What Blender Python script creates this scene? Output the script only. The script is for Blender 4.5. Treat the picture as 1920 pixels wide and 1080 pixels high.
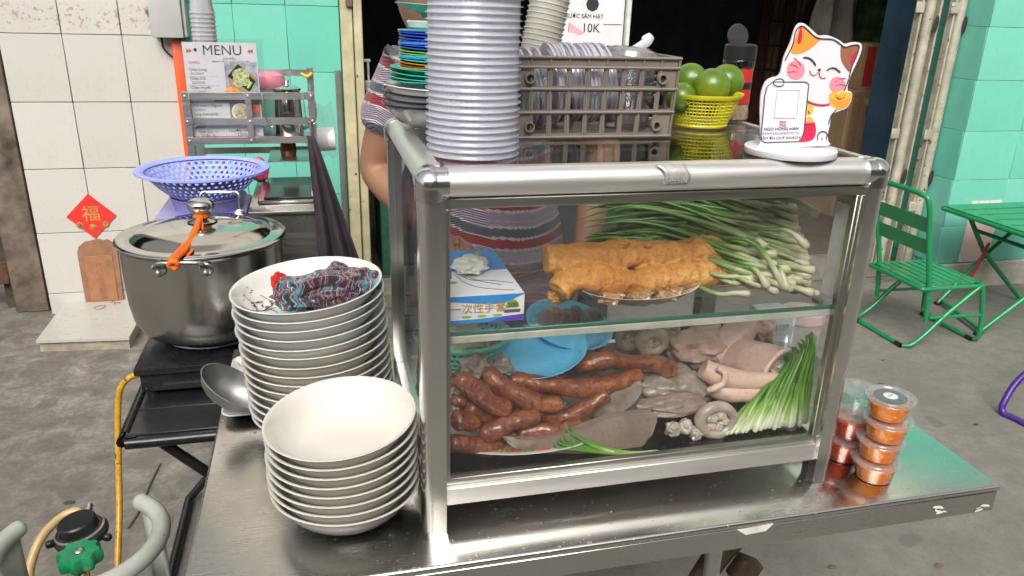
import bpy, bmesh, math, random
from mathutils import Vector, Matrix, noise
random.seed(7)
R = math.radians
for o in list(bpy.data.objects): bpy.data.objects.remove(o)
scene = bpy.context.scene
col = scene.collection

# ------------------------------------------------------------------ camera
RT = Vector((0.9711, -0.2390, 0.0273)); UP = Vector((0.0580, 0.3427, 0.9377)); FW = Vector((0.2334, 0.9085, -0.3472))
FW.normalize(); RT = (RT - FW*RT.dot(FW)).normalized(); UP = RT.cross(FW)
CAM = Vector((-0.120, -0.9544, 1.4761)); FPX = 1436.5
cd = bpy.data.cameras.new('camera'); cam = bpy.data.objects.new('camera', cd); col.objects.link(cam)
cd.sensor_width = 36; cd.lens = 36*FPX/1920; cd.clip_start = .02; cd.clip_end = 400
cam.matrix_world = Matrix(((RT.x, UP.x, -FW.x, CAM.x), (RT.y, UP.y, -FW.y, CAM.y), (RT.z, UP.z, -FW.z, CAM.z), (0, 0, 0, 1)))
scene.camera = cam
# ------------------------------------------------------------------ sky, sun, exposure
SUN_EL, SUN_AZ = 43, 200          # sun high, behind the camera and a little to its left
w = bpy.data.worlds.new('World'); scene.world = w; w.use_nodes = True
nt = w.node_tree; sky = nt.nodes.new('ShaderNodeTexSky'); sky.sky_type = 'NISHITA'; sky.sun_disc = False
sky.sun_elevation = R(SUN_EL); sky.sun_rotation = R(SUN_AZ); sky.air_density = .9; sky.dust_density = 6; sky.ozone_density = .6
hs = nt.nodes.new('ShaderNodeHueSaturation'); hs.inputs['Saturation'].default_value = .12     # hazy white overcast
nt.links.new(sky.outputs[0], hs.inputs['Color']); wm = nt.nodes.new('ShaderNodeMix'); wm.data_type = 'RGBA'; wm.blend_type = 'MULTIPLY'; wm.inputs[0].default_value = 1; wm.inputs[7].default_value = (1, .98, .945, 1); nt.links.new(hs.outputs[0], wm.inputs[6]); nt.links.new(wm.outputs[2], nt.nodes['Background'].inputs[0]); nt.nodes['Background'].inputs[1].default_value = .15
ld = bpy.data.lights.new('sun', 'SUN'); ld.energy = 1.5; ld.angle = R(40); ld.color = (1, .95, .88)
sun = bpy.data.objects.new('sun', ld); col.objects.link(sun)
sd = Vector((math.sin(R(SUN_AZ))*math.cos(R(SUN_EL)), math.cos(R(SUN_AZ))*math.cos(R(SUN_EL)), math.sin(R(SUN_EL))))
sun.rotation_euler = sd.to_track_quat('Z', 'Y').to_euler(); sun.location = (0, -3, 6)
vs = scene.view_settings; vs.view_transform = 'Standard'; vs.look = 'None'; vs.exposure = .34; vs.gamma = 1; vs.use_curve_mapping = False
scene.cycles.max_bounces = 8; scene.cycles.diffuse_bounces = 4; scene.cycles.glossy_bounces = 4
scene.cycles.transmission_bounces = 6; scene.cycles.transparent_max_bounces = 24
scene.cycles.caustics_reflective = False; scene.cycles.caustics_refractive = False

# ------------------------------------------------------------------ measuring helpers: a sight line cut with a real plane of the place
def _ray(u, v): return FW + RT*((u-960)/FPX) - UP*((v-540)/FPX)
def on_z(u, v, z): d = _ray(u, v); return CAM + d*((z-CAM.z)/d.z)
def at(u, v, y): d = _ray(u, v); return CAM + d*((y-CAM.y)/d.y)
def on_x(u, v, x): d = _ray(u, v); return CAM + d*((x-CAM.x)/d.x)
T = .72                     # table top
CT = T+.556                 # top of the display case

# ------------------------------------------------------------------ materials
MATS = {}
class G:
    """small node helper"""
    def __init__(s, name):
        s.m = bpy.data.materials.new(name); s.m.use_nodes = True; s.t = s.m.node_tree; s.n = s.t.nodes
        s.b = s.n['Principled BSDF']; s.out = s.n['Material Output']; s._c = None
    def new(s, t, **k):
        n = s.n.new(t)
        for a, b in k.items(): setattr(n, a, b)
        return n
    def link(s, a, b): s.t.links.new(a, b)
    def coord(s, kind='Object', scale=None, rot=None):
        tc = s.new('ShaderNodeTexCoord'); o = tc.outputs[kind]
        if scale or rot:
            mp = s.new('ShaderNodeMapping'); s.link(o, mp.inputs[0])
            if scale: mp.inputs['Scale'].default_value = scale
            if rot: mp.inputs['Rotation'].default_value = rot
            o = mp.outputs[0]
        return o
    def noise(s, sc, det=4, rough=.6, vec=None, dist=0):
        n = s.new('ShaderNodeTexNoise'); n.inputs['Scale'].default_value = sc; n.inputs['Detail'].default_value = det
        n.inputs['Roughness'].default_value = rough; n.inputs['Distortion'].default_value = dist
        s.link(vec if vec else s.coord(), n.inputs['Vector']); return n.outputs['Fac']
    def ramp(s, fac, stops, interp='LINEAR'):
        r = s.new('ShaderNodeValToRGB'); r.color_ramp.interpolation = interp; e = r.color_ramp.elements
        while len(e) < len(stops): e.new(.5)
        for i, (p, c) in enumerate(stops):
            e[i].position = p; e[i].color = (c if len(c) == 4 else (*c, 1)) if not isinstance(c, (int, float)) else (c, c, c, 1)
        s.link(fac, r.inputs[0]); return r.outputs[0]
    def math(s, op, a, b=0):
        m = s.new('ShaderNodeMath', operation=op)
        for i, x in enumerate((a, b)):
            if isinstance(x, (int, float)): m.inputs[i].default_value = x
            else: s.link(x, m.inputs[i])
        return m.outputs[0]
    def mix(s, f, a, b, mode='MIX'):
        m = s.new('ShaderNodeMix', data_type='RGBA', blend_type=mode)
        for i, x in ((0, f), (6, a), (7, b)):
            if isinstance(x, (int, float)): m.inputs[i].default_value = x
            elif isinstance(x, tuple): m.inputs[i].default_value = (*x[:3], 1)
            else: s.link(x, m.inputs[i])
        return m.outputs[2]
    def bump(s, h, strength=.2, dist=.002):
        b = s.new('ShaderNodeBump'); b.inputs['Strength'].default_value = strength; b.inputs['Distance'].default_value = dist
        s.link(h, b.inputs['Height']); s.link(b.outputs[0], s.b.inputs['Normal']); return b.outputs[0]
    def col(s, x):
        if isinstance(x, tuple): s.b.inputs['Base Color'].default_value = (*x[:3], 1)
        else: s.link(x, s.b.inputs['Base Color'])
    def set(s, **k):
        for a, v in k.items():
            i = s.b.inputs[a.replace('_', ' ')]
            if isinstance(v, (int, float)) or (isinstance(v, tuple)): i.default_value = (*v, 1) if isinstance(v, tuple) and len(v) == 3 and i.type == 'RGBA' else v
            else: s.link(v, i)
def mat(name, c, rough=.5, metal=0, var=.12, sc=30, bump=0, bsc=60, bd=.001, dark=None, spot=None, **k):
    """a plain thing-material: base colour broken up by two noises, roughness variation, fine relief"""
    if name in MATS: return MATS[name]
    g = G(name); v = g.noise(sc, 5); lo = tuple(x*(1-var*1.6) for x in c) if dark is None else dark; hi = tuple(min(1, x*(1+var)) for x in c)
    cc = g.ramp(v, [(.3, lo), (.7, hi)])
    if spot:
        s = g.noise(spot[1], 2); cc = g.mix(g.ramp(s, [(spot[2], 0.), (spot[2]+.04, 1.)]), cc, spot[0])
    g.col(cc); g.set(Metallic=metal)
    g.set(Roughness=g.math('MULTIPLY_ADD', g.noise(sc*2.3, 3), .3*rough) if False else g.ramp(g.noise(sc*1.7, 4), [(.3, rough*.8), (.7, min(1, rough*1.2))]))
    if bump: g.bump(g.noise(bsc, 4), bump, bd)
    if k: g.set(**k)
    MATS[name] = g.m; return g.m
def steel(name, c=(.56, .55, .53), rough=.2, stretch=(1, 40, 40), sc=12, bump=.05, smear=.12):
    if name in MATS: return MATS[name]
    g = G(name); v = g.coord('Object', stretch); n = g.noise(sc, 6, .65, v); big = g.noise(3.5, 5, .6)
    g.col(g.mix(g.ramp(big, [(.35, 0.), (.75, 1.)]), c, tuple(x*.82 for x in c))); g.set(Metallic=1)
    r = g.math('ADD', g.ramp(n, [(.3, rough*.75), (.7, rough*1.25)]), g.ramp(big, [(.45, 0.), (.8, smear)])); g.set(Roughness=r)
    if smear >= .19: g.set(Roughness=g.math('ADD', r, g.ramp(g.noise(140, 2, .4), [(.68, 0.), (.74, .25)])))
    g.bump(n, bump, .0006); MATS[name] = g.m; return g.m
def sheer(name, tint=(.93, .96, .94), rough=.02, refl=1., f0=.04, body=None, amount=0., haze=.5):
    """clear sheet (glass or clear plastic): see-through plus mirror by Schlick; body = milky share"""
    if name in MATS: return MATS[name]
    g = G(name); g.n.remove(g.b)
    lw = g.new('ShaderNodeLayerWeight'); lw.inputs[0].default_value = .5
    p5 = g.math('POWER', lw.outputs['Facing'], 5); fac = g.math('MULTIPLY', g.math('ADD', g.math('MULTIPLY', p5, 1-f0), f0), refl)
    tr = g.new('ShaderNodeBsdfTransparent'); tr.inputs[0].default_value = (*tint, 1)
    gl = g.new('ShaderNodeBsdfGlossy'); gl.inputs['Roughness'].default_value = rough
    base = tr.outputs[0]
    if body:
        df = g.new('ShaderNodeBsdfDiffuse'); df.inputs[0].default_value = (*body, 1)
        tl = g.new('ShaderNodeBsdfTranslucent'); tl.inputs[0].default_value = (*body, 1)
        m0 = g.new('ShaderNodeMixShader'); m0.inputs[0].default_value = haze; g.link(df.outputs[0], m0.inputs[1]); g.link(tl.outputs[0], m0.inputs[2])
        m1 = g.new('ShaderNodeMixShader')
        g.link(g.ramp(g.noise(14, 3), [(.3, amount*.85), (.7, min(1, amount*1.15))]), m1.inputs[0])
        g.link(base, m1.inputs[1]); g.link(m0.outputs[0], m1.inputs[2]); base = m1.outputs[0]
    mx = g.new('ShaderNodeMixShader'); g.link(fac, mx.inputs[0]); g.link(base, mx.inputs[1]); g.link(gl.outputs[0], mx.inputs[2])
    g.link(mx.outputs[0], g.out.inputs[0]); MATS[name] = g.m; return g.m

# ------------------------------------------------------------------ mesh building
def smooth_path(pts, n=6, closed=False):
    P = [Vector(p) for p in pts]; out = []
    N = len(P)
    for i in range(N if closed else N-1):
        if closed: a, b, c, d = P[i-1], P[i], P[(i+1) % N], P[(i+2) % N]
        else: a, b, c, d = P[max(i-1, 0)], P[i], P[i+1], P[min(i+2, N-1)]
        for k in range(n):
            t = k/n; out.append(.5*((2*b)+(c-a)*t+(2*a-5*b+4*c-d)*t*t+(3*b-a-3*c+d)*t**3))
    if not closed: out.append(P[-1].copy())
    return out
def lerp_list(L, n):
    return [L[min(int(i*(len(L)-1)/(n-1)), len(L)-2)]*(1-((i*(len(L)-1)/(n-1))-min(int(i*(len(L)-1)/(n-1)), len(L)-2)))+L[min(int(i*(len(L)-1)/(n-1)), len(L)-2)+1]*((i*(len(L)-1)/(n-1))-min(int(i*(len(L)-1)/(n-1)), len(L)-2)) for i in range(n)]
class MB:
    def __init__(s): s.v = []; s.f = []
    def add(s, vs, fs):
        o = len(s.v); s.v += [Vector(v) for v in vs]; s.f += [tuple(i+o for i in f) for f in fs]; return s
    def box(s, c, d, rot=None, b=0, seg=1):
        bm = bmesh.new(); bmesh.ops.create_cube(bm, size=1)
        for v in bm.verts: v.co = Vector((v.co.x*d[0], v.co.y*d[1], v.co.z*d[2]))
        if b: bmesh.ops.bevel(bm, geom=list(bm.edges), offset=b, segments=seg, profile=.5, affect='EDGES')
        M = (rot.to_4x4() if rot else Matrix()); M = Matrix.Translation(Vector(c)) @ M
        bm.verts.index_update(); s.add([M @ v.co for v in bm.verts], [[v.index for v in f.verts] for f in bm.faces]); bm.free(); return s
    def span(s, lo, hi, b=0, seg=1):
        lo, hi = Vector(lo), Vector(hi); return s.box((lo+hi)/2, hi-lo, None, b, seg)
    def lathe(s, prof, seg=32, c=(0, 0, 0), sx=1, sy=1, M=None):
        vs = []; fs = []; c = Vector(c); n = len(prof)
        for i in range(seg):
            a = 2*math.pi*i/seg
            for r, z in prof:
                p = Vector((r*math.cos(a)*sx, r*math.sin(a)*sy, z)); vs.append((M @ p if M else p)+c)
        for i in range(seg):
            j = (i+1) % seg
            for k in range(n-1): fs.append((i*n+k, j*n+k, j*n+k+1, i*n+k+1))
        return s.add(vs, fs)
    def tube(s, path, r, seg=8, cap=True, n=0, closed=False, flat=1., ref=None):
        P = smooth_path(path, n, closed) if n else [Vector(p) for p in path]
        N = len(P); rr = r if isinstance(r, (list, tuple)) else [r]*2
        rad = lerp_list(list(rr), N) if N > 1 else list(rr)
        vs = []; fs = []; up = None
        for i, p in enumerate(P):
            d = (P[(i+1) % N]-P[i-1]) if closed else (P[min(i+1, N-1)]-P[max(i-1, 0)])
            if d.length < 1e-9: d = Vector((0, 0, 1))
            d.normalize()
            if up is None:
                up = Vector(ref) if ref else (Vector((0, 0, 1)) if abs(d.z) < .9 else Vector((1, 0, 0)))
            up = up-d*up.dot(d)
            if up.length < 1e-6: up = d.orthogonal()
            up.normalize(); sd = d.cross(up)
            for k in range(seg):
                a = 2*math.pi*k/seg; vs.append(p+(sd*math.cos(a)+up*math.sin(a)*flat)*rad[i])
        for i in range(N if closed else N-1):
            j = (i+1) % N
            for k in range(seg):
                l = (k+1) % seg; fs.append((i*seg+k, i*seg+l, j*seg+l, j*seg+k))
        if cap and not closed: fs += [tuple(range(seg))[::-1], tuple((N-1)*seg+k for k in range(seg))]
        return s.add(vs, fs)
    def prism(s, outline, depth):
        """outline: 3-D points of one flat face, depth: vector"""
        n = len(outline); A = [Vector(p) for p in outline]; B = [p+Vector(depth) for p in A]
        return s.add(A+B, [tuple(range(n)), tuple(range(2*n-1, n-1, -1))]+[(i, i+n, (i+1) % n+n, (i+1) % n) for i in range(n)])
    def grid(s, fn, nu, nv):
        vs = [fn(i/(nu-1), j/(nv-1)) for j in range(nv) for i in range(nu)]
        return s.add(vs, [(j*nu+i, j*nu+i+1, (j+1)*nu+i+1, (j+1)*nu+i) for j in range(nv-1) for i in range(nu-1)])
    def sphere(s, c, r, seg=20, rings=12, sq=(1, 1, 1), jit=0, js=20, seed=0, M=None):
        c = Vector(c); prof = []; vs = []; fs = []
        for j in range(rings+1):
            t = math.pi*j/rings
            for i in range(seg):
                a = 2*math.pi*i/seg; d = Vector((math.sin(t)*math.cos(a), math.sin(t)*math.sin(a), math.cos(t)))
                k = r*(1+jit*noise.noise(d*js*.1+Vector((seed, seed*1.7, 0)))) if jit else r
                p = Vector((d.x*sq[0], d.y*sq[1], d.z*sq[2]))*k; vs.append((M @ p if M else p)+c)
        for j in range(rings):
            for i in range(seg):
                l = (i+1) % seg; fs.append((j*seg+i, (j+1)*seg+i, (j+1)*seg+l, j*seg+l))
        return s.add(vs, fs)
    def jitter(s, amp, sc, seed=0):
        for v in s.v:
            v += noise.noise_vector(v*sc+Vector((seed*3.1, seed, 0)))*amp
        return s
    def mesh(s, name, off=Vector(), sharp=38, weld=False):
        me = bpy.data.meshes.new(name); me.from_pydata([tuple(v-off) for v in s.v], [], s.f)
        bm = bmesh.new(); bm.from_mesh(me); bmesh.ops.remove_doubles(bm, verts=bm.verts, dist=1e-6); bmesh.ops.recalc_face_normals(bm, faces=bm.faces)
        bm.to_mesh(me); bm.free()
        for p in me.polygons: p.use_smooth = True
        me.set_sharp_from_angle(angle=R(sharp)); return me
    def build(s, name, m, parent=None, sharp=38, sub=0, solid=0):
        """linked as ONE mesh object; under a parent the mesh is stored in the parent's own frame"""
        off = Vector(parent['_o']) if parent is not None and '_o' in parent else Vector()
        o = bpy.data.objects.new(name, s.mesh(name, off, sharp)); col.objects.link(o); o.data.materials.append(m)
        if parent is not None:
            o.parent = parent; o['_o'] = tuple(off)
        if solid:
            k = o.modifiers.new('thick', 'SOLIDIFY'); k.thickness = solid; k.offset = 0
        if sub:
            k = o.modifiers.new('sub', 'SUBSURF'); k.levels = k.render_levels = sub
        return o
def link_mesh(name, me, m=None, parent=None, loc=(0, 0, 0), M=None):
    o = bpy.data.objects.new(name, me); col.objects.link(o)
    if m and not me.materials: me.materials.append(m)
    if M: o.matrix_local = M
    else: o.location = loc
    if parent is not None: o.parent = parent
    return o
def tag(o, label=None, cat=None, group=None, kind=None):
    if label: o['label'] = label
    if cat: o['category'] = cat
    if group: o['group'] = group
    if kind: o['kind'] = kind
    return o
def thing(name, label, cat, loc=(0, 0, 0), group=None):
    """an Empty at the thing's base; parts are modelled in world coordinates and stored relative to it"""
    o = bpy.data.objects.new(name, None); col.objects.link(o); o.location = loc; o.empty_display_size = .05
    o['_o'] = tuple(loc); return tag(o, label, cat, group)
def solo(o, label, cat, group=None, base=None):
    """tag a thing that is a single mesh and move its origin to its base"""
    tag(o, label, cat, group)
    vs = o.data.vertices; n = len(vs)
    if base is None:
        zmin = min(v.co.z for v in vs); base = Vector((sum(v.co.x for v in vs)/n, sum(v.co.y for v in vs)/n, zmin))
    o.data.transform(Matrix.Translation(-Vector(base))); o.location = base; o['_o'] = tuple(base); return o
def text(body, size, m, parent, M, name='lettering', align='CENTER', ext=.0002, width=1., bold=0):
    cu = bpy.data.curves.new(name, 'FONT'); cu.body = body; cu.size = size; cu.align_x = align; cu.extrude = ext; cu.resolution_u = 3; cu.offset = 0
    o = bpy.data.objects.new(name, cu); col.objects.link(o)
    me = bpy.data.meshes.new_from_object(o.evaluated_get(bpy.context.evaluated_depsgraph_get())); bpy.data.objects.remove(o); bpy.data.curves.remove(cu)
    me.name = name; me.transform(Matrix.Scale(width, 4, (1, 0, 0))); me.materials.clear(); me.materials.append(m)
    o = bpy.data.objects.new(name, me); col.objects.link(o)
    off = Matrix.Translation(-Vector(parent['_o'])) if '_o' in parent else Matrix()
    me.transform(off @ M); o.parent = parent; o['_o'] = tuple(parent['_o']) if '_o' in parent else (0, 0, 0)
    return o
def frame(origin, xdir, ydir):
    x = Vector(xdir).normalized(); y = Vector(ydir); y = (y-x*y.dot(x)).normalized(); z = x.cross(y)
    return Matrix(((x.x, y.x, z.x, origin[0]), (x.y, y.y, z.y, origin[1]), (x.z, y.z, z.z, origin[2]), (0, 0, 0, 1)))
ORD = 'first second third fourth fifth sixth seventh eighth ninth tenth eleventh twelfth thirteenth fourteenth fifteenth sixteenth seventeenth eighteenth nineteenth twentieth'.split()
def ordinal(i):   # 1-based
    if i <= 20: return ORD[i-1]
    t, u = divmod(i, 10); tens = {2: 'twenty', 3: 'thirty', 4: 'forty'}[t]
    return (tens+'-'+ORD[u-1]) if u else {3: 'thirtieth', 4: 'fortieth'}[t]
# ================================================================== THE SETTING
def concrete_mat():
    g = G('street_concrete'); a = g.noise(1.6, 8, .62); b = g.noise(9, 8, .7, dist=.6); c = g.noise(60, 4, .7); d = g.noise(4.2, 3, .5)
    base = g.ramp(b, [(.32, (.115, .102, .087)), (.47, (.19, .171, .149)), (.60, (.295, .27, .238)), (.76, (.40, .372, .335))])
    base = g.mix(g.ramp(a, [(.35, .55), (.65, 0.)]), base, (.135, .12, .105))
    base = g.mix(g.ramp(c, [(.35, .45), (.6, 0.)]), base, (.10, .093, .085))
    base = g.mix(g.ramp(d, [(.70, 0.), (.74, .4)]), base, (.10, .09, .08))
    g.col(base); g.set(Roughness=g.ramp(b, [(.3, .55), (.7, .9)]))
    h = g.math('ADD', g.math('MULTIPLY', b, .8), g.math('MULTIPLY', c, .35)); g.bump(h, .5, .006); return g.m
def smooth_concrete():
    g = G('smooth_concrete'); a = g.noise(1.2, 8, .65); b = g.noise(14, 6, .65); c = g.noise(90, 3, .7); d = g.noise(5.5, 2, .4)
    base = g.ramp(a, [(.3, (.165, .155, .14)), (.7, (.265, .25, .228))]); base = g.mix(g.ramp(b, [(.35, .5), (.6, 0.)]), base, (.13, .12, .11))
    base = g.mix(g.ramp(c, [(.3, .35), (.5, 0.)]), base, (.11, .10, .09)); base = g.mix(g.ramp(d, [(.71, 0.), (.74, .45)]), base, (.095, .086, .077))
    g.col(base); g.set(Roughness=.8); g.bump(g.math('ADD', b, g.math('MULTIPLY', c, .5)), .3, .003); return g.m
# ground: one sheet; the left bay is rough worn cement, the right smooth
gd = MB().add([(-60, -60, 0), (60, -60, 0), (60, 60, 0), (-60, 60, 0)], [(0, 1, 2, 3)]).build('ground', None or concrete_mat()); tag(gd, kind='structure')
pv = MB().span((-.06, -30, 0), (30, 2.62, .004)).build('pavement', smooth_concrete()); tag(pv, kind='structure')

def tile_mat(name, c, dirt=(.45, .42, .36), amt=.3, rough=.3, scratch=True):
    g = G(name); v = g.coord('Object'); gi = g.new('ShaderNodeObjectInfo')
    a = g.noise(3.2, 7, .62); b = g.noise(26, 6, .7); base = g.mix(g.ramp(a, [(.4, 0.), (.8, amt)]), c, dirt)
    base = g.mix(g.ramp(b, [(.60, 0.), (.76, amt*.8)]), base, tuple(x*.75 for x in dirt))
    base = g.mix(.06, base, g.ramp(gi.outputs['Random'], [(0, (.3, .3, .3)), (1, (1, 1, 1))]))
    dr = g.noise(7, 4, .6, g.coord('Object', (1, 1, .12))); base = g.mix(g.ramp(dr, [(.55, 0.), (.75, .22)]), base, tuple(x*.6 for x in dirt))
    if scratch:
        geo = g.new('ShaderNodeNewGeometry'); sep = g.new('ShaderNodeSeparateXYZ'); g.link(geo.outputs['Position'], sep.inputs[0]); band = g.math('ABSOLUTE', g.math('SUBTRACT', sep.outputs[2], 1.375)); zone = g.ramp(band, [(.035, 1.), (.06, 0.)])
        ch_ = g.noise(48, 3, .6, geo.outputs['Position']); base = g.mix(g.math('MULTIPLY', zone, g.ramp(ch_, [(.56, 0.), (.60, .85)])), base, (.36, .29, .21))
        s = g.noise(34, 3, .5, g.coord('Object', (1, 1, .35))); base = g.mix(g.ramp(s, [(.76, 0.), (.78, .6)]), base, (.30, .25, .19))
    g.col(base); g.set(Roughness=g.ramp(b, [(.3, rough*.7), (.75, rough*1.6)])); g.bump(b, .12, .0012); return g.m
WHITE_TILE = tile_mat('white_wall_tile', (.555, .542, .508)); TEAL = tile_mat('teal_painted_tile', (.13, .55, .43), (.10, .42, .33), .6, .42, False)
GROUT = mat('grout', (.17, .14, .11), .9, var=.3, sc=40, bump=.3); TEALGR = mat('teal_grout', (.09, .44, .33), .7, var=.2)
WY = 2.93
def tiled(root, xs, zs, y, m, axis='x', gap=.0035, th=.009, sgn=-1):
    """one tile object for each cell, sharing meshes between alike cells"""
    cache = {}
    for i in range(len(xs)-1):
        for j in range(len(zs)-1):
            a, b, c, d = xs[i]+gap/2, xs[i+1]-gap/2, zs[j]+gap/2, zs[j+1]-gap/2
            key = (round(b-a, 3), round(d-c, 3))
            if key not in cache:
                s = (b-a, th, d-c) if axis == 'x' else (th, b-a, d-c); cache[key] = MB().box((0, 0, 0), s, None, .0012, 1).mesh('tile')
            p = Vector(((a+b)/2, y+sgn*th/2, (c+d)/2)) if axis == 'x' else Vector((y+sgn*th/2, (a+b)/2, (c+d)/2))
            link_mesh('tile', cache[key], m, root, p-Vector(root['_o']))
tw = thing('tile_wall', 'white ceramic tiled wall with dark joints, left of the teal wall', 'wall', (-1.06, WY, 0))
MB().span((-1.428, WY, 0), (-.70, WY+.22, 3.2)).build('backing', GROUT, tw)
tiled(tw, [-1.430, -1.181, -.941, -.702], [.0, .107, .408, .711, 1.011, 1.302, 1.602, 1.902, 2.2], WY, WHITE_TILE)
tl = thing('teal_wall', 'teal painted tiled wall behind the menu rack', 'wall', (-.34, WY, 0))
MB().span((-.698, WY+.002, 0), (.005, WY+.22, 3.2)).build('backing', TEALGR, tl)
tiled(tl, [-.698, -.467, -.235, .004], [0, .262, .557, .853, 1.148, 1.444, 1.74, 2.03, 2.3], WY+.002, TEAL, gap=.002, th=.008)
pl = thing('teal_pillar', 'bright teal tiled pillar on the right beside the shutter posts', 'pillar', (4, 2.5, 0))
MB().span((3.262, 2.5, 0), (5.6, 2.945, 3.2)).build('backing', TEALGR, pl)
MB().span((3.24, 2.47, 0), (5.6, 2.5, .148), .004).build('plinth', mat('plinth_plaster', (.50, .47, .42), .8, var=.25, sc=8, bump=.2), pl)
pz = [.15, .37, .634, .901, 1.168, 1.434, 1.70, 1.97, 2.24]
tiled(pl, [3.254, 3.62, 3.98, 4.34, 4.7, 5.06], pz, 2.5, TEAL, gap=.002, th=.008)
tiled(pl, [2.5, 2.72, 2.94], pz, 3.262, TEAL, axis='y', gap=.002, th=.008)
# upper storey over the doorway and over the walls (out of the frame above)
lin = thing('lintel_wall', 'teal upper wall over the open shopfront', 'wall', (1, 3.1, 2.32))
PLAS = mat('cream_plaster', (.62, .58, .50), .85, var=.12, sc=3)
MB().span((-1.43, WY-.016, 2.21), (.006, WY-.001, 3.2)).build('plaster_band', PLAS, lin); MB().span((-1.43, WY-.016, 3.201), (5.6, 3.3, 6.5)).build('upper_wall', PLAS, lin); MB().span((.15, 2.95, 2.32), (3.26, 3.25, 3.2)).build('lintel', PLAS, lin)

# the dark shop behind the doorway
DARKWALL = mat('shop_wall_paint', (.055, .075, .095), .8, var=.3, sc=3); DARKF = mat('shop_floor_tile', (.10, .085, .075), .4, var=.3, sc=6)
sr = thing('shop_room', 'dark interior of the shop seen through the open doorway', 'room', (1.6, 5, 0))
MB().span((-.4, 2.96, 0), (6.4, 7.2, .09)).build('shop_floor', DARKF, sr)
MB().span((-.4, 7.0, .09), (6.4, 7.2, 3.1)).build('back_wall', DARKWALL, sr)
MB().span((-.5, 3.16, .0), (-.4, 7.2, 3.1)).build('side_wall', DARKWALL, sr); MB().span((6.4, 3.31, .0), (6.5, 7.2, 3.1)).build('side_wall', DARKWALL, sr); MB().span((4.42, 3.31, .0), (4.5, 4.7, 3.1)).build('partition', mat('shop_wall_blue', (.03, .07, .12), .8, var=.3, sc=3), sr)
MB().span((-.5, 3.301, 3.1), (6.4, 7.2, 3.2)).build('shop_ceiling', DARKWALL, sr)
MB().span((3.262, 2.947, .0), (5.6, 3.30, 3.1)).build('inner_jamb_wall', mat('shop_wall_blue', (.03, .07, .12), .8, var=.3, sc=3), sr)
# cream jamb: two boards, dented paint
JAMB = mat('cream_door_paint', (.52, .47, .30), .55, var=.18, sc=9, bump=.15, bsc=20, spot=((.10, .07, .05), 24, .68))
jb = thing('door_jamb', 'cream painted wooden door jamb at the left of the doorway', 'door jamb', (.07, 2.9, 0))
MB().span((.008, 2.865, 0), (.063, 2.97, 2.9), .004).build('board', JAMB, jb); MB().span((.067, 2.845, 0), (.106, 2.97, 2.9), .004).build('board', JAMB, jb)
MB().span((.0632, 2.89, 0), (.0668, 2.96, 2.9)).build('groove', mat('groove_dark', (.05, .04, .03), .9), jb)
hg = MB().box((.05, 2.855, 1.47), (.03, .02, .05), None, .003).build('hinge', steel('old_hinge', (.25, .2, .15), .5), jb)
MB().span((-.028, 2.9, 0), (-.003, 2.924, 1.16), .002).build('angle_strip', mat('grey_strip', (.23, .23, .22), .5, .6), jb)
# folded shutter posts on the right: two weathered steel channels with cut-outs
SHUT = mat('weathered_shutter_paint', (.46, .43, .34), .55, .2, var=.2, sc=12, bump=.2, bsc=30, spot=((.13, .085, .05), 30, .66))
sp = thing('shutter_post', 'weathered cream steel folding shutter posts beside the teal pillar', 'shutter', (3.12, 2.72, 0))
for i, (x, y, wd) in enumerate(((3.005, 2.74, .13), (3.17, 2.69, .10))):
    m = MB(); m.span((x, y, .09), (x+wd, y+.012, 2.6), .002); m.span((x, y-.035, .09), (x+.012, y, 2.6), .002); m.span((x+wd-.012, y-.035, .09), (x+wd, y, 2.6), .002)
    p = m.build('channel', SHUT, sp)
    MB().tube([(x+wd/2, y-.018, .09), (x+wd/2, y-.018, 2.6)], .028, 12).build('rail', SHUT, p)
    for z in (.45, .86, 1.52, 1.9): MB().box((x-.012 if i == 0 else x-.004, y-.038, z), (.05, .012, .055), None, .003).build('bracket', SHUT, p)
    for z in (1.44, .62): MB().sphere((x+wd-.03, y-.047, z), .022, 12, 8, (.7, .15, 2)).build('slot', mat('slot_dark', (.03, .025, .02), .9), p)
MB().span((.15, 2.72, 0), (3.26, 2.955, .085), .006).build('threshold', mat('threshold_cement', (.25, .22, .18), .85, var=.3, sc=7, bump=.3), sp)
# left gap: worn timber post, dark passage, green tarp
pg = thing('passage_post', 'dark brown worn post at the far left edge of the tiled wall', 'post', (-1.53, 2.98, 0))
MB().span((-1.60, 2.97, 0), (-1.45, 3.1, 3.2), .006).build('post_body', mat('worn_post', (.16, .125, .095), .9, var=.45, sc=9, bump=.5, bsc=14, bd=.006), pg)
MB().span((-1.66, 3.05, 0), (-1.605, 3.14, 3.2), .004).build('trim', mat('worn_trim', (.075, .06, .05), .9, var=.4, sc=12), pg)
MB().span((-2.6, 3.0, .14), (-1.61, 3.06, .24), .004).build('timber_rail', mat('timber_rail', (.13, .06, .035), .7, var=.3, sc=20), pg)
ps = thing('passage', 'dark passage beyond the tiled wall at the far left', 'passage', (-2.4, 3.6, 0))
MB().span((-3.4, 4.2, 0), (-1.43, 4.3, 3.2)).build('back_wall', mat('passage_wall', (.06, .055, .05), .9), ps); MB().span((-1.55, 3.16, 0), (-1.44, 4.2, 3.2)).build('side_wall', mat('passage_wall', (.06, .055, .05), .9), ps)
MB().span((-3.4, 2.96, 2.6), (-1.61, 4.3, 2.7)).build('ceiling_slab', mat('passage_wall', (.06, .055, .05), .9), ps)
tp = MB().grid(lambda a, b: Vector((-2.3+a*.62, 3.35+.03*math.sin(a*17), .45+b*1.6+.02*math.sin(a*9))), 40, 6).build('tarpaulin', mat('green_tarpaulin', (.015, .13, .09), .5, var=.3), None, solid=.004)
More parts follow.
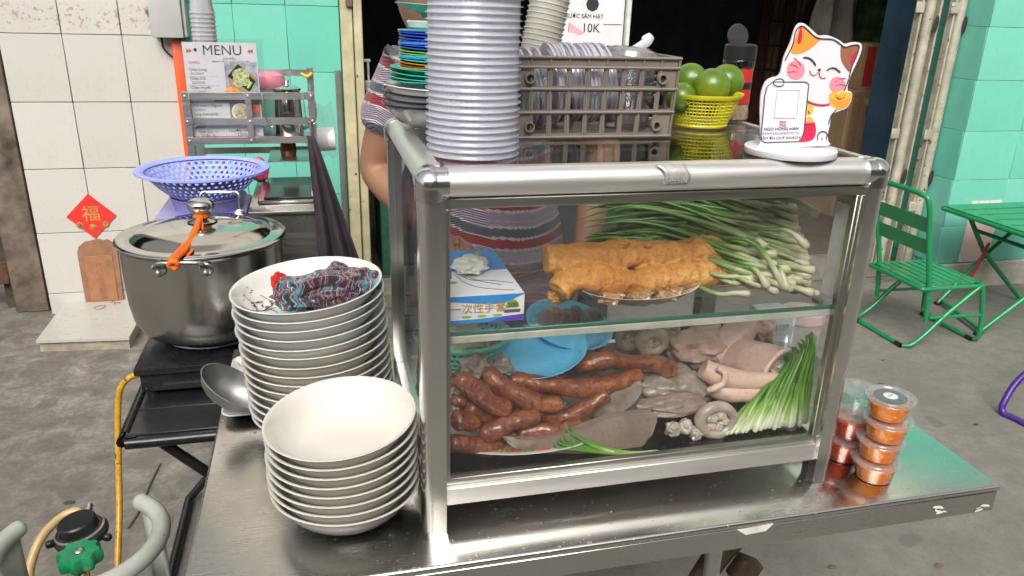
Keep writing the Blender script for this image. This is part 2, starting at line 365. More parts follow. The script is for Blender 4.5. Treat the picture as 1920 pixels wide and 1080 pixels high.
solo(tp, 'dark green hanging tarpaulin in the passage at the far left', 'tarpaulin')
cl = MB().tube([(-1.76, 2.75, .72), (-1.70, 2.72, .32), (-1.62, 2.62, .30), (-1.58, 2.60, .02)], .011, 8, n=6)
solo(cl.build('bent_metal_leg', steel('chrome_leg', (.5, .48, .45), .2)), 'bent chrome furniture leg at the far left edge', 'leg')
# houses across the street, behind the camera: they show only in steel and glass
random.seed(14)
for i, (x0, x1, h_, c) in enumerate(((-11, -6.2, 5.2, (.62, .58, .50)), (-6.1, -1.6, 5.6, (.55, .56, .55)), (-1.5, 2.9, 4.6, (.64, .58, .46)), (3.0, 7.4, 5.4, (.52, .46, .40)), (7.5, 12, 4.9, (.58, .58, .55)))):
    hs_ = thing('row_house', ('ochre', 'grey', 'yellow', 'brown', 'pale')[i]+' row house across the street, seen only in reflections', 'house', ((x0+x1)/2, -7.6, 0), 'houses across the street')
    MB().span((x0, -10.5, 0), (x1, -7.6, h_)).build('wall', mat('house_plaster_%d' % i, c, .85, var=.15, sc=3), hs_)
    MB().span((x0+.3, -7.62, .02), (x1-.3, -7.52, 2.7)).build('shutter_door', mat('house_shutter_%d' % (i % 2), ((.30, .31, .32), (.36, .30, .25))[i % 2], .5, .3), hs_)
    MB().span((x0-.05, -7.6, 2.9), (x1+.05, -6.2, 3.0)).build('canopy', mat('canopy_%d' % (i % 2), ((.10, .20, .30), (.35, .12, .08))[i % 2], .6), hs_)
    for z in (3.6, 6.0):
        if z+1.4 < h_:
            for k in range(2):
                wx = x0+.7+k*(x1-x0)*.5; wn = MB().span((wx, -7.62, z), (wx+1.3, -7.56, z+1.4), .01).build('window', mat('house_frame', (.5, .5, .48), .5), hs_); MB().span((wx+.08, -7.57, z+.08), (wx+1.22, -7.545, z+1.32)).build('pane', mat('house_pane', (.04, .05, .06), .1), wn)
    MB().span((x0-.03, -7.64, h_), (x1+.03, -7.4, h_+.25)).build('parapet', mat('house_plaster_%d' % i, c, .85), hs_)
# electrical box, conduit, cable
eb = thing('electrical_box', 'light grey metal electrical box on the tiled wall, cut by the top edge', 'electrical box', (-.74, 2.86, 1.297))
MB().span((-.803, 2.835, 1.297), (-.672, 2.92, 1.66), .005, 2).build('housing', mat('grey_enamel', (.47, .48, .47), .4, var=.06, sc=5), eb)
MB().span((-.671, 2.85, 1.30), (-.655, 2.92, 1.66), .003).build('door_flange', mat('flange_grey', (.38, .38, .36), .5), eb)
MB().lathe([(.0, -.006), (.011, -.006), (.011, .006), (0, .006)], 12, (-.815, 2.9, 1.40), M=Matrix.Rotation(R(90), 3, 'X')).build('latch', steel('latch_steel', (.3, .3, .3), .4), eb)
MB().tube([(-.775, 2.9, 1.30), (-.77, 2.9, 1.25), (-.74, 2.9, 1.215), (-.70, 2.9, 1.20)], .005, 6, n=6).build('cable', mat('black_cable', (.02, .02, .02), .5), eb)
cp = MB().span((-.735, 2.885, 0), (-.690, 2.919, 1.285), .006, 2).build('orange_conduit', mat('orange_conduit', (.75, .10, .02), .4, var=.08, sc=6))
solo(cp, 'orange vertical conduit between the white tiles and the teal wall', 'conduit')

# diamond sign, clay plaque and step on the tiled wall
RED = mat('red_paper', (.72, .035, .03), .45, var=.1, sc=25); GOLD = mat('gold_print', (.62, .40, .10), .4, .3, var=.15, sc=50)
ds = thing('diamond_sign', 'red diamond sign with gold character on the white tiles', 'sign', (-1.182, 2.919, .378))
c0 = Vector((-1.182, 2.918, .485)); q = .108
MB().prism([c0+Vector(p) for p in ((0, 0, q), (q, 0, 0), (0, 0, -q), (-q, 0, 0))], (0, -.002, 0)).build('sheet', RED, ds)
def upright(p, y=None): return frame(p, (1, 0, 0), (0, 0, 1))
text('福', .082, GOLD, ds, upright((-1.182, 2.9155, .468)), 'gold_character', bold=.0004)
for dx in (-.055, 0, .055):
    MB().lathe([(0, 0), (.016, 0), (.014, .001), (0, .0012)], 12, (c0.x+dx, 2.9157, .444-(.012 if dx == 0 else 0)), M=Matrix.Rotation(R(90), 3, 'X')).build('gold_motif', mat('gold_motif', (.50, .22, .05), .5, .2, var=.4, sc=90), ds)
CLAY = mat('brown_clay', (.30, .155, .085), .8, var=.16, sc=16, bump=.2, bsc=70)
pq = thing('clay_plaque', 'brown clay plaque with scalloped top standing under the red diamond', 'plaque', (-1.18, 2.91, .035))
ol = [(-1.268, .036), (-1.1, .036), (-1.092, .31), (-1.1, .34)]
for k in range(7): ol.append((-1.11-.02*k, .352+.012*abs(math.sin(k*1.4))+.012*math.sin(k/6*math.pi)))
ol += [(-1.258, .34), (-1.268, .31)]
MB().prism([(x, 2.92, z) for x, z in ol], (0, -.014, 0)).build('slab', CLAY, pq)
MB().span((-1.245, 2.9025, .06), (-1.118, 2.907, .295), .003).build('inset_panel', mat('clay_panel', (.36, .165, .08), .75, var=.14, sc=20), pq)
for k, ch in enumerate('門口土地財神'): text(ch, .032, CLAY, pq, upright((-1.182, 2.9015, .232-.032*k)), 'relief_character')
for cx in (-1.226, -1.138):
    for k in range(3): MB().box((cx+.003*(k % 2), 2.9018, .262-.012*k), (.022-.006*(k % 2), .0015, .004), Matrix.Rotation(R(12*(k-1)), 3, 'Y')).build('relief_stroke', CLAY, pq)
st = thing('stone_step', 'low pale tiled step on the ground below the clay plaque', 'step', (-1.17, 2.66, 0))
MB().prism([(-1.35, 2.475, .0), (-.985, 2.44, 0), (-.985, 2.915, 0), (-1.36, 2.915, 0)], (0, 0, .046)).build('riser', mat('step_mortar', (.36, .31, .24), .8, var=.25, sc=14, bump=.3), st)
MB().prism([(-1.356, 2.462, .046), (-.98, 2.428, .046), (-.98, 2.918, .046), (-1.366, 2.918, .046)], (0, 0, .013)).build('tread', tile_mat('step_tile', (.47, .47, .425), amt=.5), st)
MB().tube([(-1.21, 2.82, .0635), (-1.19, 2.79, .063), (-1.165, 2.81, .063), (-1.17, 2.84, .063)], .0012, 5, n=5, closed=True).build('wire_ring', steel('thin_wire', (.3, .3, .28), .4), st)
for x, y, a in ((-1.15, 2.875, .3), (-1.12, 2.865, -.4), (-1.13, 2.85, 1.2)): MB().tube([(x, y, .064), (x+.02*math.cos(a), y+.02*math.sin(a), .066)], .0016, 5).build('incense_stub', mat('incense_red', (.3, .02, .02), .7), st)
# poster on the pillar
po = thing('pillar_poster', 'pink and white poster low on the teal pillar behind the green table', 'poster', (3.5, 2.489, .17))
MB().span((3.405, 2.487, .155), (3.61, 2.489, .515)).build('sheet', mat('poster_paper', (.72, .66, .63), .5, var=.1), po)
MB().span((3.415, 2.485, .18), (3.60, 2.4868, .49)).build('pink_panel', mat('poster_print', (.62, .36, .36), .5, var=.5, sc=38, dark=(.72, .66, .62)), po)
MB().span((3.415, 2.4835, .465), (3.60, 2.4846, .495)).build('title_band', mat('poster_red', (.6, .06, .08), .5), po)
# things inside the shop
g0, g1 = at(1428, 60, 5.3).x, at(1520, 60, 5.3).x; gw = g1-g0
gr = thing('grille_door', 'brown and amber lattice grille door deep inside the dark shop', 'door', ((g0+g1)/2, 5.3, .09))
MB().span((g0, 5.33, .09), (g1, 5.36, 2.4)).build('amber_panel', mat('amber_panel', (.30, .18, .07), .6, var=.3, sc=7), gr)
for f in (-.06, .42, .94): MB().span((g0+gw*f, 5.27, .09), (g0+gw*f+.08, 5.325, 2.4), .004).build('stile', mat('dark_red_wood', (.07, .02, .015), .6), gr)
for k in range(10): MB().tube([(g0, 5.30, .4+k*.2), (g1, 5.30, .4+k*.2)], .008, 6).build('bar', mat('black_bar', (.015, .015, .015), .5), gr)
for k in range(9): MB().tube([(g0+gw*(k+.5)/9, 5.288, .09), (g0+gw*(k+.5)/9, 5.288, 2.4)], .006, 6).build('bar', mat('black_bar', (.015, .015, .015), .5), gr)
CARD = mat('cardboard', (.36, .24, .135), .85, var=.12, sc=10, bump=.1); c_y = 3.75
ca0, ca1, cz0 = at(1596, 200, c_y).x, at(1676, 200, c_y).x, at(1640, 168, c_y).z; cz1 = at(1640, 82, c_y).z
for nm, lo, hi, lb in (('a', (ca0+.02, c_y, cz0+.002), (ca1, c_y+.4, cz1), 'upper cardboard carton with red panel inside the shop'), ('b', (ca0-.03, c_y-.01, .0905), (ca1, c_y+.42, cz0), 'lower cardboard carton with green emblem inside the shop')):
    b = thing('carton', lb, 'carton', ((lo[0]+hi[0])/2, (lo[1]+hi[1])/2, lo[2]), 'cartons stacked in the shop')
    MB().span(lo, hi, .004).build('box_body', CARD, b)
    MB().span((lo[0]+.03, lo[1]-.003, lo[2]+.02), (lo[0]+.10, lo[1]-.0005, hi[2]-.02)).build('printed_panel', mat('carton_red', (.45, .03, .03), .6) if nm == 'a' else mat('carton_print', (.28, .17, .09), .8), b)
    MB().span((lo[0]+.12, lo[1]-.003, hi[2]-.1), (hi[0]-.03, lo[1]-.0005, hi[2]-.06)).build('tape', mat('packing_tape', (.46, .36, .22), .35), b)
    if nm == 'b': MB().lathe([(.04, -.001), (.055, -.001), (.055, .002), (.04, .002)], 20, (at(1635, 208, lo[1]).x, lo[1]-.003, at(1635, 208, lo[1]).z), M=Matrix.Rotation(R(90), 3, 'X')).build('emblem', mat('carton_green', (.10, .16, .07), .7), b)
q0_, q1_ = at(1535, 75, 4.4), at(1622, -40, 4.4)
clo = MB().grid(lambda a, b: Vector((q0_.x+a*(q1_.x-q0_.x)-.1*(1-b)*(1-a), 4.4+.05*math.sin(a*13+b*3), q0_.z+b*(q1_.z-q0_.z)+.03*math.sin(a*7))), 40, 14).build('hanging_cloth', mat('beige_cloth', (.40, .37, .31), .9, var=.2, sc=8), None, solid=.006)
solo(clo, 'beige cloth hanging inside the shop above the cartons', 'cloth')
q0_, q1_ = at(1600, 95, 4.62), at(1700, -60, 4.62)
pic = thing('leaf_picture', 'green leafy picture panel inside the shop near the pillar', 'picture', (q0_.x, 4.62, q0_.z))
MB().span((q0_.x, 4.62, q0_.z), (q1_.x, 4.64, q1_.z)).build('panel', mat('leaf_print', (.16, .26, .08), .6, var=.9, sc=9, dark=(.03, .07, .03)), pic)
# price poster in its stand
pp = thing('price_poster', 'white price poster on a stand behind the tall cups', 'poster', (.95, 2.0, .09))
WHITEP = mat('white_paper', (.72, .72, .74), .5, var=.04); INK = mat('black_ink', (.03, .03, .035), .5)
pr0, pr1 = at(1052, 0, 2.0), at(1168, 78, 2.0)
MB().span((pr0.x-.06, 2.0, 1.335), (1.055, 2.006, 1.72)).build('sheet', WHITEP, pp)
MB().span((1.062, 1.99, 1.335), (1.082, 2.012, 1.75), .003).build('stand_post', mat('white_frame', (.7, .7, .68), .4), pp)
MB().span((.74, 2.008, .002), (1.082, 2.016, 1.34)).build('stand_board', mat('stand_dark', (.03, .03, .035), .6), pp)
ptx = at(1100, 34, 2.0); text('NƯỚC SÂM HẠT', .0215, INK, pp, upright((ptx.x-.012, 1.9985, ptx.z))); text('10K', .045, INK, pp, upright((at(1107, 60, 2.0).x, 1.9985, at(1107, 60, 2.0).z)), bold=.0004)
MB().span((.972, 1.996, 1.415), (1.046, 1.9995, 1.53)).build('code_card', mat('card_white', (.78, .78, .78), .4, var=.03), pp)
MB().lathe([(0, 0), (.026, 0), (.026, .0015), (0, .0015)], 8, (at(1111, 8, 2.0).x, 1.9998, at(1111, 8, 2.0).z), M=Matrix.Rotation(R(90), 3, 'X')).build('drink_icon', INK, pp)
# dispenser bottle and shelf just inside the doorway
db = thing('pump_bottle', 'white pump dispenser bottle just inside the doorway', 'bottle', (.235, 3.06, .76))
bx_ = at(691, 150, 3.06).x
MB().lathe([(0, .76), (.045, .76), (.047, .78), (.047, 1.0), (.04, 1.03), (.014, 1.045), (.014, 1.06)], 20, (bx_, 3.06, 0)).build('bottle_body', sheer('clear_bottle', (.8, .82, .85), body=(.5, .5, .55), amount=.25), db)
MB().lathe([(0, 1.052), (.022, 1.052), (.022, 1.095), (.012, 1.1), (.006, 1.1), (.006, 1.19), (0, 1.19)], 14, (bx_, 3.06, 0)).build('pump', mat('pump_white', (.75, .75, .73), .4), db)
MB().box((bx_-.012, 3.06, 1.195), (.05, .016, .014), None, .003).build('spout', mat('pump_white', (.75, .75, .73), .4), db)
sb = thing('low_cabinet', 'dark low cabinet with a pale notice just inside the doorway', 'cabinet', (.5, 3.3, .09))
MB().span((.17, 2.99, .092), (.95, 3.4, .758), .004).build('cabinet_body', mat('cabinet_green', (.02, .10, .06), .6, var=.2), sb)
nb = MB().span((.31, 3.6, 1.1), (.42, 3.61, 1.24)).build('pale_notice', mat('dim_notice', (.35, .33, .30), .7, var=.3, sc=30)); solo(nb, 'small pale notice in the dark behind the pump bottle', 'notice')
# ================================================================== STAINLESS WORK TABLE
STEEL = steel('brushed_table_steel', (.70, .68, .645), .19, (1.2, 30, 30), 10, .04, .2); STEELE = steel('table_edge_steel', (.62, .61, .585), .2, (1, 30, 30), 14, .08, .2)
ALU = steel('aluminium_profile', (.80, .79, .765), .22, (9, 9, .4), 5, .006, .10); ALUH = steel('aluminium_rail', (.94, .925, .90), .42, (.5, 12, 12), 6, .006, .10)
CHROME = steel('chrome_cap', (.70, .70, .69), .16, (1, 1, 1), 20, .04, .2)
BLACKP = mat('black_plastic', (.015, .015, .016), .35, var=.2)
wt = thing('work_table', 'long stainless steel street food table carrying the glass case', 'table', (.33, .33, 0))
tx0, tx1, ty0, ty1 = -.337, .991, -.072, .742
MB().span((tx0, ty0, T-.012), (tx1, ty1, T), .005, 3).build('table_top', STEEL, wt)
for nm, lo, hi in (('front_apron', (tx0+.004, ty0+.002, T-.052), (tx1-.004, ty0+.006, T-.0125)), ('back_apron', (tx0+.004, ty1-.006, T-.052), (tx1-.004, ty1-.002, T-.0125)),
                   ('side_apron', (tx0+.0, ty0+.008, T-.052), (tx0+.004, ty1-.008, T-.0125)), ('side_apron', (tx1-.004, ty0+.008, T-.052), (tx1, ty1-.008, T-.0125))):
    MB().span(lo, hi, .0012).build(nm, STEELE, wt)
lx = at(1368, 1050, .0)
for x, y in ((tx0+.1, ty0+.12), (tx0+.1, ty1-.06), (lx.x, .05), (lx.x+.13, ty1-.06)):
    lg = MB().tube([(x, y, 0.02), (x, y, T-.013)], .016, 14).build('leg', STEELE, wt)
    MB().lathe([(0, 0), (.02, 0), (.02, .02), (.012, .024), (0, .024)], 14, (x, y, 0)).build('foot', BLACKP, lg)
br = at(1400, 1062, .09)
MB().tube([(lx.x-.02, .075, .45), (lx.x+.05, .08, .56), (lx.x+.12, .085, .61), (lx.x+.2, .09, .665)], [.02, .026, .026, .02], 10, n=5).build('dark_brace', mat('rusty_dark_steel', (.07, .05, .035), .55, .4, var=.4), wt)
MB().box((lx.x+.075, .06, .50), (.05, .03, .05), Matrix.Rotation(R(30), 3, 'Y'), .006, 2).build('brace_joint', mat('rusty_dark_steel', (.07, .05, .035), .55, .4), wt)
MB().tube([(tx0+.1, ty0+.12, .2), (tx0+.1, ty1-.06, .2)], .012, 10).build('stretcher', STEELE, wt)
# blobs of dried paint, tape and scratches on the apron
PAINTW = mat('dried_white_paint', (.72, .72, .68), .7)
for u, v, n in ((1770, 956, 7), (1832, 950, 3)):
    m = MB()
    for k in range(n):
        p = at(u+random.uniform(-16, 16), v+random.uniform(-9, 9), ty0+.0012); m.sphere(p, random.uniform(.002, .0055), 8, 5, (2.0, .15, .5), M=Matrix.Rotation(random.uniform(-.3, .8), 3, 'Y'))
    m.build('paint_blotch', PAINTW, wt)
p0 = at(1415, 992, ty0+.001); MB().prism([p0+Vector(d) for d in ((-.032, 0, .004), (.032, 0, .006), (.02, 0, -.006), (-.015, 0, -.008))], (0, -.0012, 0)).build('tape_piece', PAINTW, wt)

# ================================================================== GLASS DISPLAY CASE
CW, CD, CH = .70, .482, .556
GLASS = sheer('case_glass', (.987, .994, .99), .015, 1., .04, (.78, .80, .78), .010); GLASSE = mat('glass_edge', (.03, .13, .095), .15, var=.1, Alpha=1)
dc = thing('display_case', 'glass food display case with aluminium frame on the stainless table', 'display case', (CW/2, CD/2, T))
pw = .034
def post(x, y, sx, sy):
    pr_ = [(0, 0), (pw, 0), (pw, pw)]; r = .016     # quarter-round outside corner
    pts = [(x+sx*pw, y), (x+sx*pw, y+sy*pw), (x, y+sy*pw)]
    for k in range(7):
        a = k/6*math.pi/2; pts.append((x+sx*(r-r*math.cos(a)), y+sy*(r-r*math.sin(a))))
    MB().prism([(a, b, T+.0005) for a, b in pts], (0, 0, CH-.036)).build('post', ALU, dc, sharp=50)
for x, y, sx, sy in ((0, 0, 1, 1), (CW, 0, -1, 1), (0, CD, 1, -1), (CW, CD, -1, -1)): post(x, y, sx, sy)
def rail(a, b, r, out, name='rail'):
    """rounded top rail: half-round profile with flat inner side"""
    a, b, o = Vector(a), Vector(b), Vector(out); d = (b-a); prof = []
    for k in range(11):
        t = -math.pi/2+math.pi*k/10; prof.append((math.cos(t)*r*.9, math.sin(t)*r))
    prof += [(-.012, r), (-.012, -r)]
    MB().prism([a+o*(p-.002)+Vector((0, 0, q)) for p, q in prof], d).build(name, ALUH, dc, sharp=40)
rz = T+CH-.02
rail((.036, .018, rz), (CW-.036, .018, rz), .0198, (0, -1, 0), 'top_rail'); rail((.036, CD-.018, rz), (CW-.036, CD-.018, rz), .0198, (0, 1, 0), 'top_rail')
rail((.018, .036, rz), (.018, CD-.036, rz), .0198, (-1, 0, 0), 'top_rail'); rail((CW-.018, .036, rz), (CW-.018, CD-.036, rz), .0198, (1, 0, 0), 'top_rail')
for x, y in ((.017, .017), (CW-.017, .017), (.017, CD-.017), (CW-.017, CD-.017)):
    sx, sy = (1 if x < .3 else -1), (1 if y < .2 else -1); m = MB(); m.sphere((x, y, rz), .0222, 22, 14); m.lathe([(.0, -.021), (.0215, -.021), (.0218, 0)], 22, (x, y, rz))
    m.tube([(x, y, rz), (x+sx*.0215, y, rz)], .0212, 20); m.tube([(x, y, rz), (x, y+sy*.0215, rz)], .0212, 20); m.build('corner_cap', CHROME, dc, sharp=60)
bz0, bz1 = T+.045, T+.075
for nm, lo, hi in (('bottom_rail', (pw, .004, bz0), (CW-pw, .026, bz1)), ('bottom_rail', (pw, CD-.026, bz0), (CW-pw, CD-.004, bz1)), ('bottom_rail', (.004, pw, bz0), (.026, CD-pw, bz1)), ('bottom_rail', (CW-.026, pw, bz0), (CW-.004, CD-pw, bz1))):
    MB().span(lo, hi, .0015).build(nm, ALUH, dc)
# inner glazing beads
BEAD = steel('bead_aluminium', (.42, .42, .38), .35, (1, 20, 20), 9, .05)
for lo, hi in (((pw, .012, bz1), (CW-pw, .024, bz1+.012)), ((pw, .012, rz-.034), (CW-pw, .024, rz-.0202)), ((pw, .012, bz1+.012), (pw+.008, .024, rz-.034)), ((CW-pw-.008, .012, bz1+.012), (CW-pw, .024, rz-.034))):
    MB().span(lo, hi, .001).build('glazing_bead', BEAD, dc)
FZ = T+.078
MB().span((.027, .027, bz0+.006), (CW-.027, CD-.027, FZ), .0015).build('floor_panel', steel('case_floor', (.10, .11, .115), .16, (1, 10, 10), 8, .03), dc)
MB().span((.027, .027, bz0), (CW-.027, CD-.027, bz0+.0055), .001).build('under_panel', ALUH, dc)
gz0, gz1 = bz1+.002, rz-.015
MB().span((pw+.002, .016, gz0), (CW-pw-.002, .020, gz1)).build('front_pane', GLASS, dc); MB().span((.012, pw+.002, gz0), (.016, CD-pw-.002, gz1)).build('side_pane', GLASS, dc)
MB().span((CW-.016, pw+.002, gz0), (CW-.012, CD-pw-.002, gz1)).build('side_pane', GLASS, dc)
MB().span((.04, .04, CT-.008), (CW-.04, CD-.04, CT-.002)).build('top_pane', sheer('top_glass', (.955, .97, .965), .02, f0=.09), dc)
# middle shelf
sz0, sz1 = 1.033, 1.039
sh = MB().span((.026, .031, sz0), (CW-.026, .40, sz1)).build('shelf', sheer('shelf_glass', (.96, .98, .97), .02), dc)
MB().span((.026, .0272, sz0), (CW-.026, .0308, sz1), .001).build('shelf_edge', GLASSE, sh)
MB().span((.026, .0268, sz0-.012), (CW-.026, .034, sz0-.0008), .001).build('shelf_lip', mat('lip_plastic', (.42, .43, .36), .35), sh)
for x in (.03, CW-.038):
    for y in (.06, .36): MB().span((x, y, sz0-.008), (x+.008, y+.02, sz0-.0004)).build('shelf_bracket', BEAD, sh)
# strip of torn foil tape with printing on the front rail
tp0 = at(1268, 318, -.0005)
tpe = thing('foil_tape', 'torn silver printed tape strip on the front top rail', 'tape', (tp0.x, 0, CT))
def tapef(a, b):
    t = -.35+1.55*b; rr = .0216; x = tp0.x+(a-.5)*.037+.004*math.sin(b*5)-(.5-a)*.006*(b > .8)
    return Vector((x, .018-.9*rr*math.cos(t-.15)+.0008, rz+rr*math.sin(t)))
MB().grid(tapef, 8, 10).build('tape_strip', mat('foil_grey', (.55, .55, .55), .35, .5, var=.12, sc=120), tpe, solid=.0006)
text('Nano', .014, mat('tape_ink', (.28, .28, .28), .5), tpe, frame((tp0.x, -.0045, rz+.006), (-1, 0, 0), (0, -.35, -1)), bold=.0002)

# ================================================================== STACKS OF DISHES
def bowl_mesh(name, Rr, H, foot, t=.004, lip=.003, seg=48, deep=.62):
    o = [(0, .004), (foot*.82, .004), (foot*.86, 0), (foot, 0), (foot*1.04, .006)]
    for k in range(1, 9):
        a = k/8; o.append((foot*1.04+(Rr-lip-foot*1.04)*(a**deep), .006+(H-.006)*a**1.25))
    o[-1] = (Rr-lip, H-lip); top = [(Rr, H-lip*.5), (Rr-lip*.2, H), (Rr-lip*1.2, H-.0003)]
    i = []
    for k in range(8, 0, -1):
        a = k/8; i.append((max(.002, foot*1.04+(Rr-lip-foot*1.04)*(a**deep)-t*1.1), .006+(H-.006)*a**1.25+t*.35*(1-a)))
    i[0] = (Rr-lip*1.2-t*.6, H-lip*.9)
    return MB().lathe(o+top+i+[(foot*.5, .0095), (0, .0092)], seg).mesh(name, sharp=45)
CREAM = mat('cream_melamine', (.675, .65, .595), .16, var=.03, sc=9, Coat_Weight=.8, Coat_Roughness=.04); WHITEC = mat('white_ceramic', (.68, .68, .66), .14, var=.03, sc=9, Coat_Weight=.8, Coat_Roughness=.04)
def place(name, me, m, loc, rot, label, cat, group, sc=1):
    o = bpy.data.objects.new(name, me); col.objects.link(o)
    if not me.materials: me.materials.append(m)
    elif me.materials[0] != m:
        me = me.copy(); me.materials.clear(); me.materials.append(m); o.data = me
    o.location = loc; o.rotation_euler = rot; o.scale = (sc, sc, sc); o['_o'] = (0, 0, 0); return tag(o, label, cat, group)
# front stack of eight cream bowls
bA = bowl_mesh('bowl', .1135, .060, .046, .0035, .003, 56, .52)
for k in range(8):
    lab = ('top cream bowl, empty and glossy, on the front stack' if k == 7 else 'bottom cream bowl resting on the table in the front stack' if k == 0 else f'{ordinal(8-k)} cream bowl from the top of the front stack')
    tz = R(-1+1.0*k)*.9
    place('bowl', bA, CREAM, (-.112+.0006*k+random.uniform(-.0015, .0015), .080+.0012*k, T+.0005+k*.0160), (tz*.55, -tz*.75, 0), lab, 'bowl', 'front stack of cream bowls')
# taller stack of wide white bowls
bB = bowl_mesh('wide_bowl', .1305, .055, .055, .0035, .003, 60, .46)
NB = 15; topB = None
for k in range(NB):
    m = CREAM if 3 < k < 10 else WHITEC
    lab = ('top white bowl with black floral print holding the striped cloth' if k == NB-1 else 'bottom wide bowl of the tall stack, on the table' if k == 0 else f'{ordinal(NB-k)} wide bowl from the top of the tall stack')
    lean = k/(NB-1)
    o = place('wide_bowl', bB, m, (-.138-.012*lean+random.uniform(-.002, .002), .352+random.uniform(-.002, .002), T+.0005+k*.0168), (R(1.5*lean), R(-1.5-3.2*lean**2), 0), lab, 'bowl', 'tall stack of wide bowls')
    topB = o
bpy.context.view_layer.update()
# floral print inside the top bowl
FLOR = mat('floral_black', (.03, .03, .03), .4)
def on_bowl(r, a):   # point on the inner surface of the wide bowl, local
    f = .055*1.04; t = max(0, min(1, ((r+.0035-f)/(.1325-f)) ** (1/.46))) if r > f else 0
    return Vector((r*math.cos(a), r*math.sin(a), .0105+(.046)*t**1.25+.0014))
def vine(pts, r0, r1): return MB().tube([on_bowl(r, R(a)) for r, a in pts], [r0, r1], 5, n=5)
for pts, r0, r1 in (([(.118, 196), (.10, 190), (.08, 182), (.06, 170)], .0014, .0005), ([(.10, 190), (.085, 200), (.088, 214), (.10, 218)], .0009, .0004), ([(.09, 186), (.095, 172), (.108, 168), (.115, 173)], .0009, .0004),
                    ([(.08, 182), (.07, 160), (.085, 150), (.1, 150)], .0009, .0004), ([(.10, 190), (.112, 204), (.118, 212)], .0008, .0004), ([(.07, 176), (.058, 190), (.065, 206)], .0008, .0004)):
    vine(pts, r0, r1).build('floral_stem', FLOR, topB)
for k in range(22):
    r, a = random.uniform(.072, .122), R(random.choice((random.uniform(150, 176), random.uniform(196, 222)))); p = on_bowl(r, a)
    MB().sphere(p, .0032, 8, 5, (1.6, .55, .2), M=Matrix.Rotation(random.uniform(0, 3), 3, 'Z')).build('floral_leaf', FLOR, topB)
# striped cloth bundle + red ribbon scrap in the top bowl
def cloth_mat():
    g = G('striped_towel'); v = g.coord('Object'); d = g.new('ShaderNodeTexNoise'); d.inputs['Scale'].default_value = 26; d.inputs['Detail'].default_value = 2; g.link(v, d.inputs[0])
    add = g.new('ShaderNodeVectorMath', operation='MULTIPLY_ADD'); g.link(d.outputs['Color'], add.inputs[0]); add.inputs[1].default_value = (.05, .05, .05); g.link(v, add.inputs[2])
    wv = g.new('ShaderNodeTexWave'); wv.inputs['Scale'].default_value = 12; wv.inputs['Distortion'].default_value = 1.2; wv.inputs['Detail'].default_value = 1; g.link(add.outputs[0], wv.inputs[0])
    vo = g.new('ShaderNodeTexVoronoi'); vo.inputs['Scale'].default_value = 34; g.link(add.outputs[0], vo.inputs[0]); sp_ = g.new('ShaderNodeSeparateColor'); g.link(vo.outputs['Color'], sp_.inputs[0]); g.link(g.math('MULTIPLY', sp_.outputs[0], 9.), wv.inputs['Phase Offset'])
    n = g.math('ADD', g.math('MULTIPLY', sp_.outputs[1], .5), .25)
    c1 = g.ramp(wv.outputs[1], [(0, (.012, .012, .018)), (.22, (.02, .02, .03)), (.24, (.02, .20, .25)), (.42, (.02, .25, .29)), (.46, (.6, .6, .57)), (.55, (.06, .03, .02)), (.66, (.36, .015, .10)), (.8, (.015, .012, .02)), (.9, (.02, .22, .28))], 'CONSTANT')
    c2 = g.ramp(wv.outputs[1], [(0, (.01, .01, .015)), (.3, (.34, .015, .10)), (.5, (.012, .012, .018)), (.68, (.02, .22, .26)), (.8, (.55, .15, .06)), (.86, (.012, .01, .015))], 'CONSTANT')
    g.col(g.mix(g.ramp(n, [(.48, 0.), (.5, 1.)]), c1, c2)); g.set(Roughness=.95, Sheen_Weight=.4)
    k = g.noise(420, 2, .7); g.bump(k, .9, .003); return g.m
cb = topB.matrix_world @ Vector((.020, -.014, .021))
ct = thing('striped_cloth', 'crumpled dark striped towel lying in the top bowl', 'cloth', cb)
CLOTH = cloth_mat(); random.seed(11)
def lump(c, s, seed, amp, rot=0):
    m = MB(); m.sphere((0, 0, 0), 1, 56, 36)
    for v in m.v:
        d = v.copy(); k = 1+.25*noise.noise(d*1.5+Vector((seed, 0, 0)))+amp*.45*noise.noise(d*2.6+Vector((0, seed, 0)))-.12*abs(noise.noise(d*4.5+Vector((0, 0, seed))))
        v[:] = Vector((d.x*s[0], d.y*s[1], d.z*s[2]))*k
    M = Matrix.Rotation(rot, 3, 'Z')
    for v in m.v: v[:] = (M @ v)+Vector(c)
    return m
m = lump(cb+Vector((.0, .008, .022)), (.076, .050, .027), 1, .7, .15); m.build('towel_fold', CLOTH, ct)
lump(cb+Vector((.055, .010, .028)), (.050, .036, .024), 5, .8, .6).build('towel_fold', CLOTH, ct); lump(cb+Vector((.008, -.03, .020)), (.05, .022, .017), 9, .6, .1).build('towel_fold', CLOTH, ct)
lump(cb+Vector((-.045, -.022, .018)), (.034, .032, .018), 13, .7, -.5).build('towel_fold', CLOTH, ct)
for k in range(6):   # rolled pleats on the bundle
    y0 = -.035+.016*k; MB().tube([cb+Vector((-.04+.012*k, y0-.01, .032)), cb+Vector((-.012+.008*k, y0+.004, .046)), cb+Vector((.03, y0+.012, .046)), cb+Vector((.058, y0+.004, .034))], [.006, .0085, .009, .006], 9, n=6).jitter(.004, 60, k).build('towel_pleat', CLOTH, ct)
rc = lump(at(524, 532, .372), (.015, .010, .022), 21, .35, .2)
rr = rc.build('red_ribbon', mat('red_fabric', (.60, .02, .02), .8, var=.2, bump=.4, bsc=150)); solo(rr, 'scrunched red ribbon beside the striped towel in the top bowl', 'ribbon')
lump(rr.location+Vector((.008, -.006, .022)), (.017, .009, .013), 31, .35).build('ribbon_loop', MATS['red_fabric'], rr)

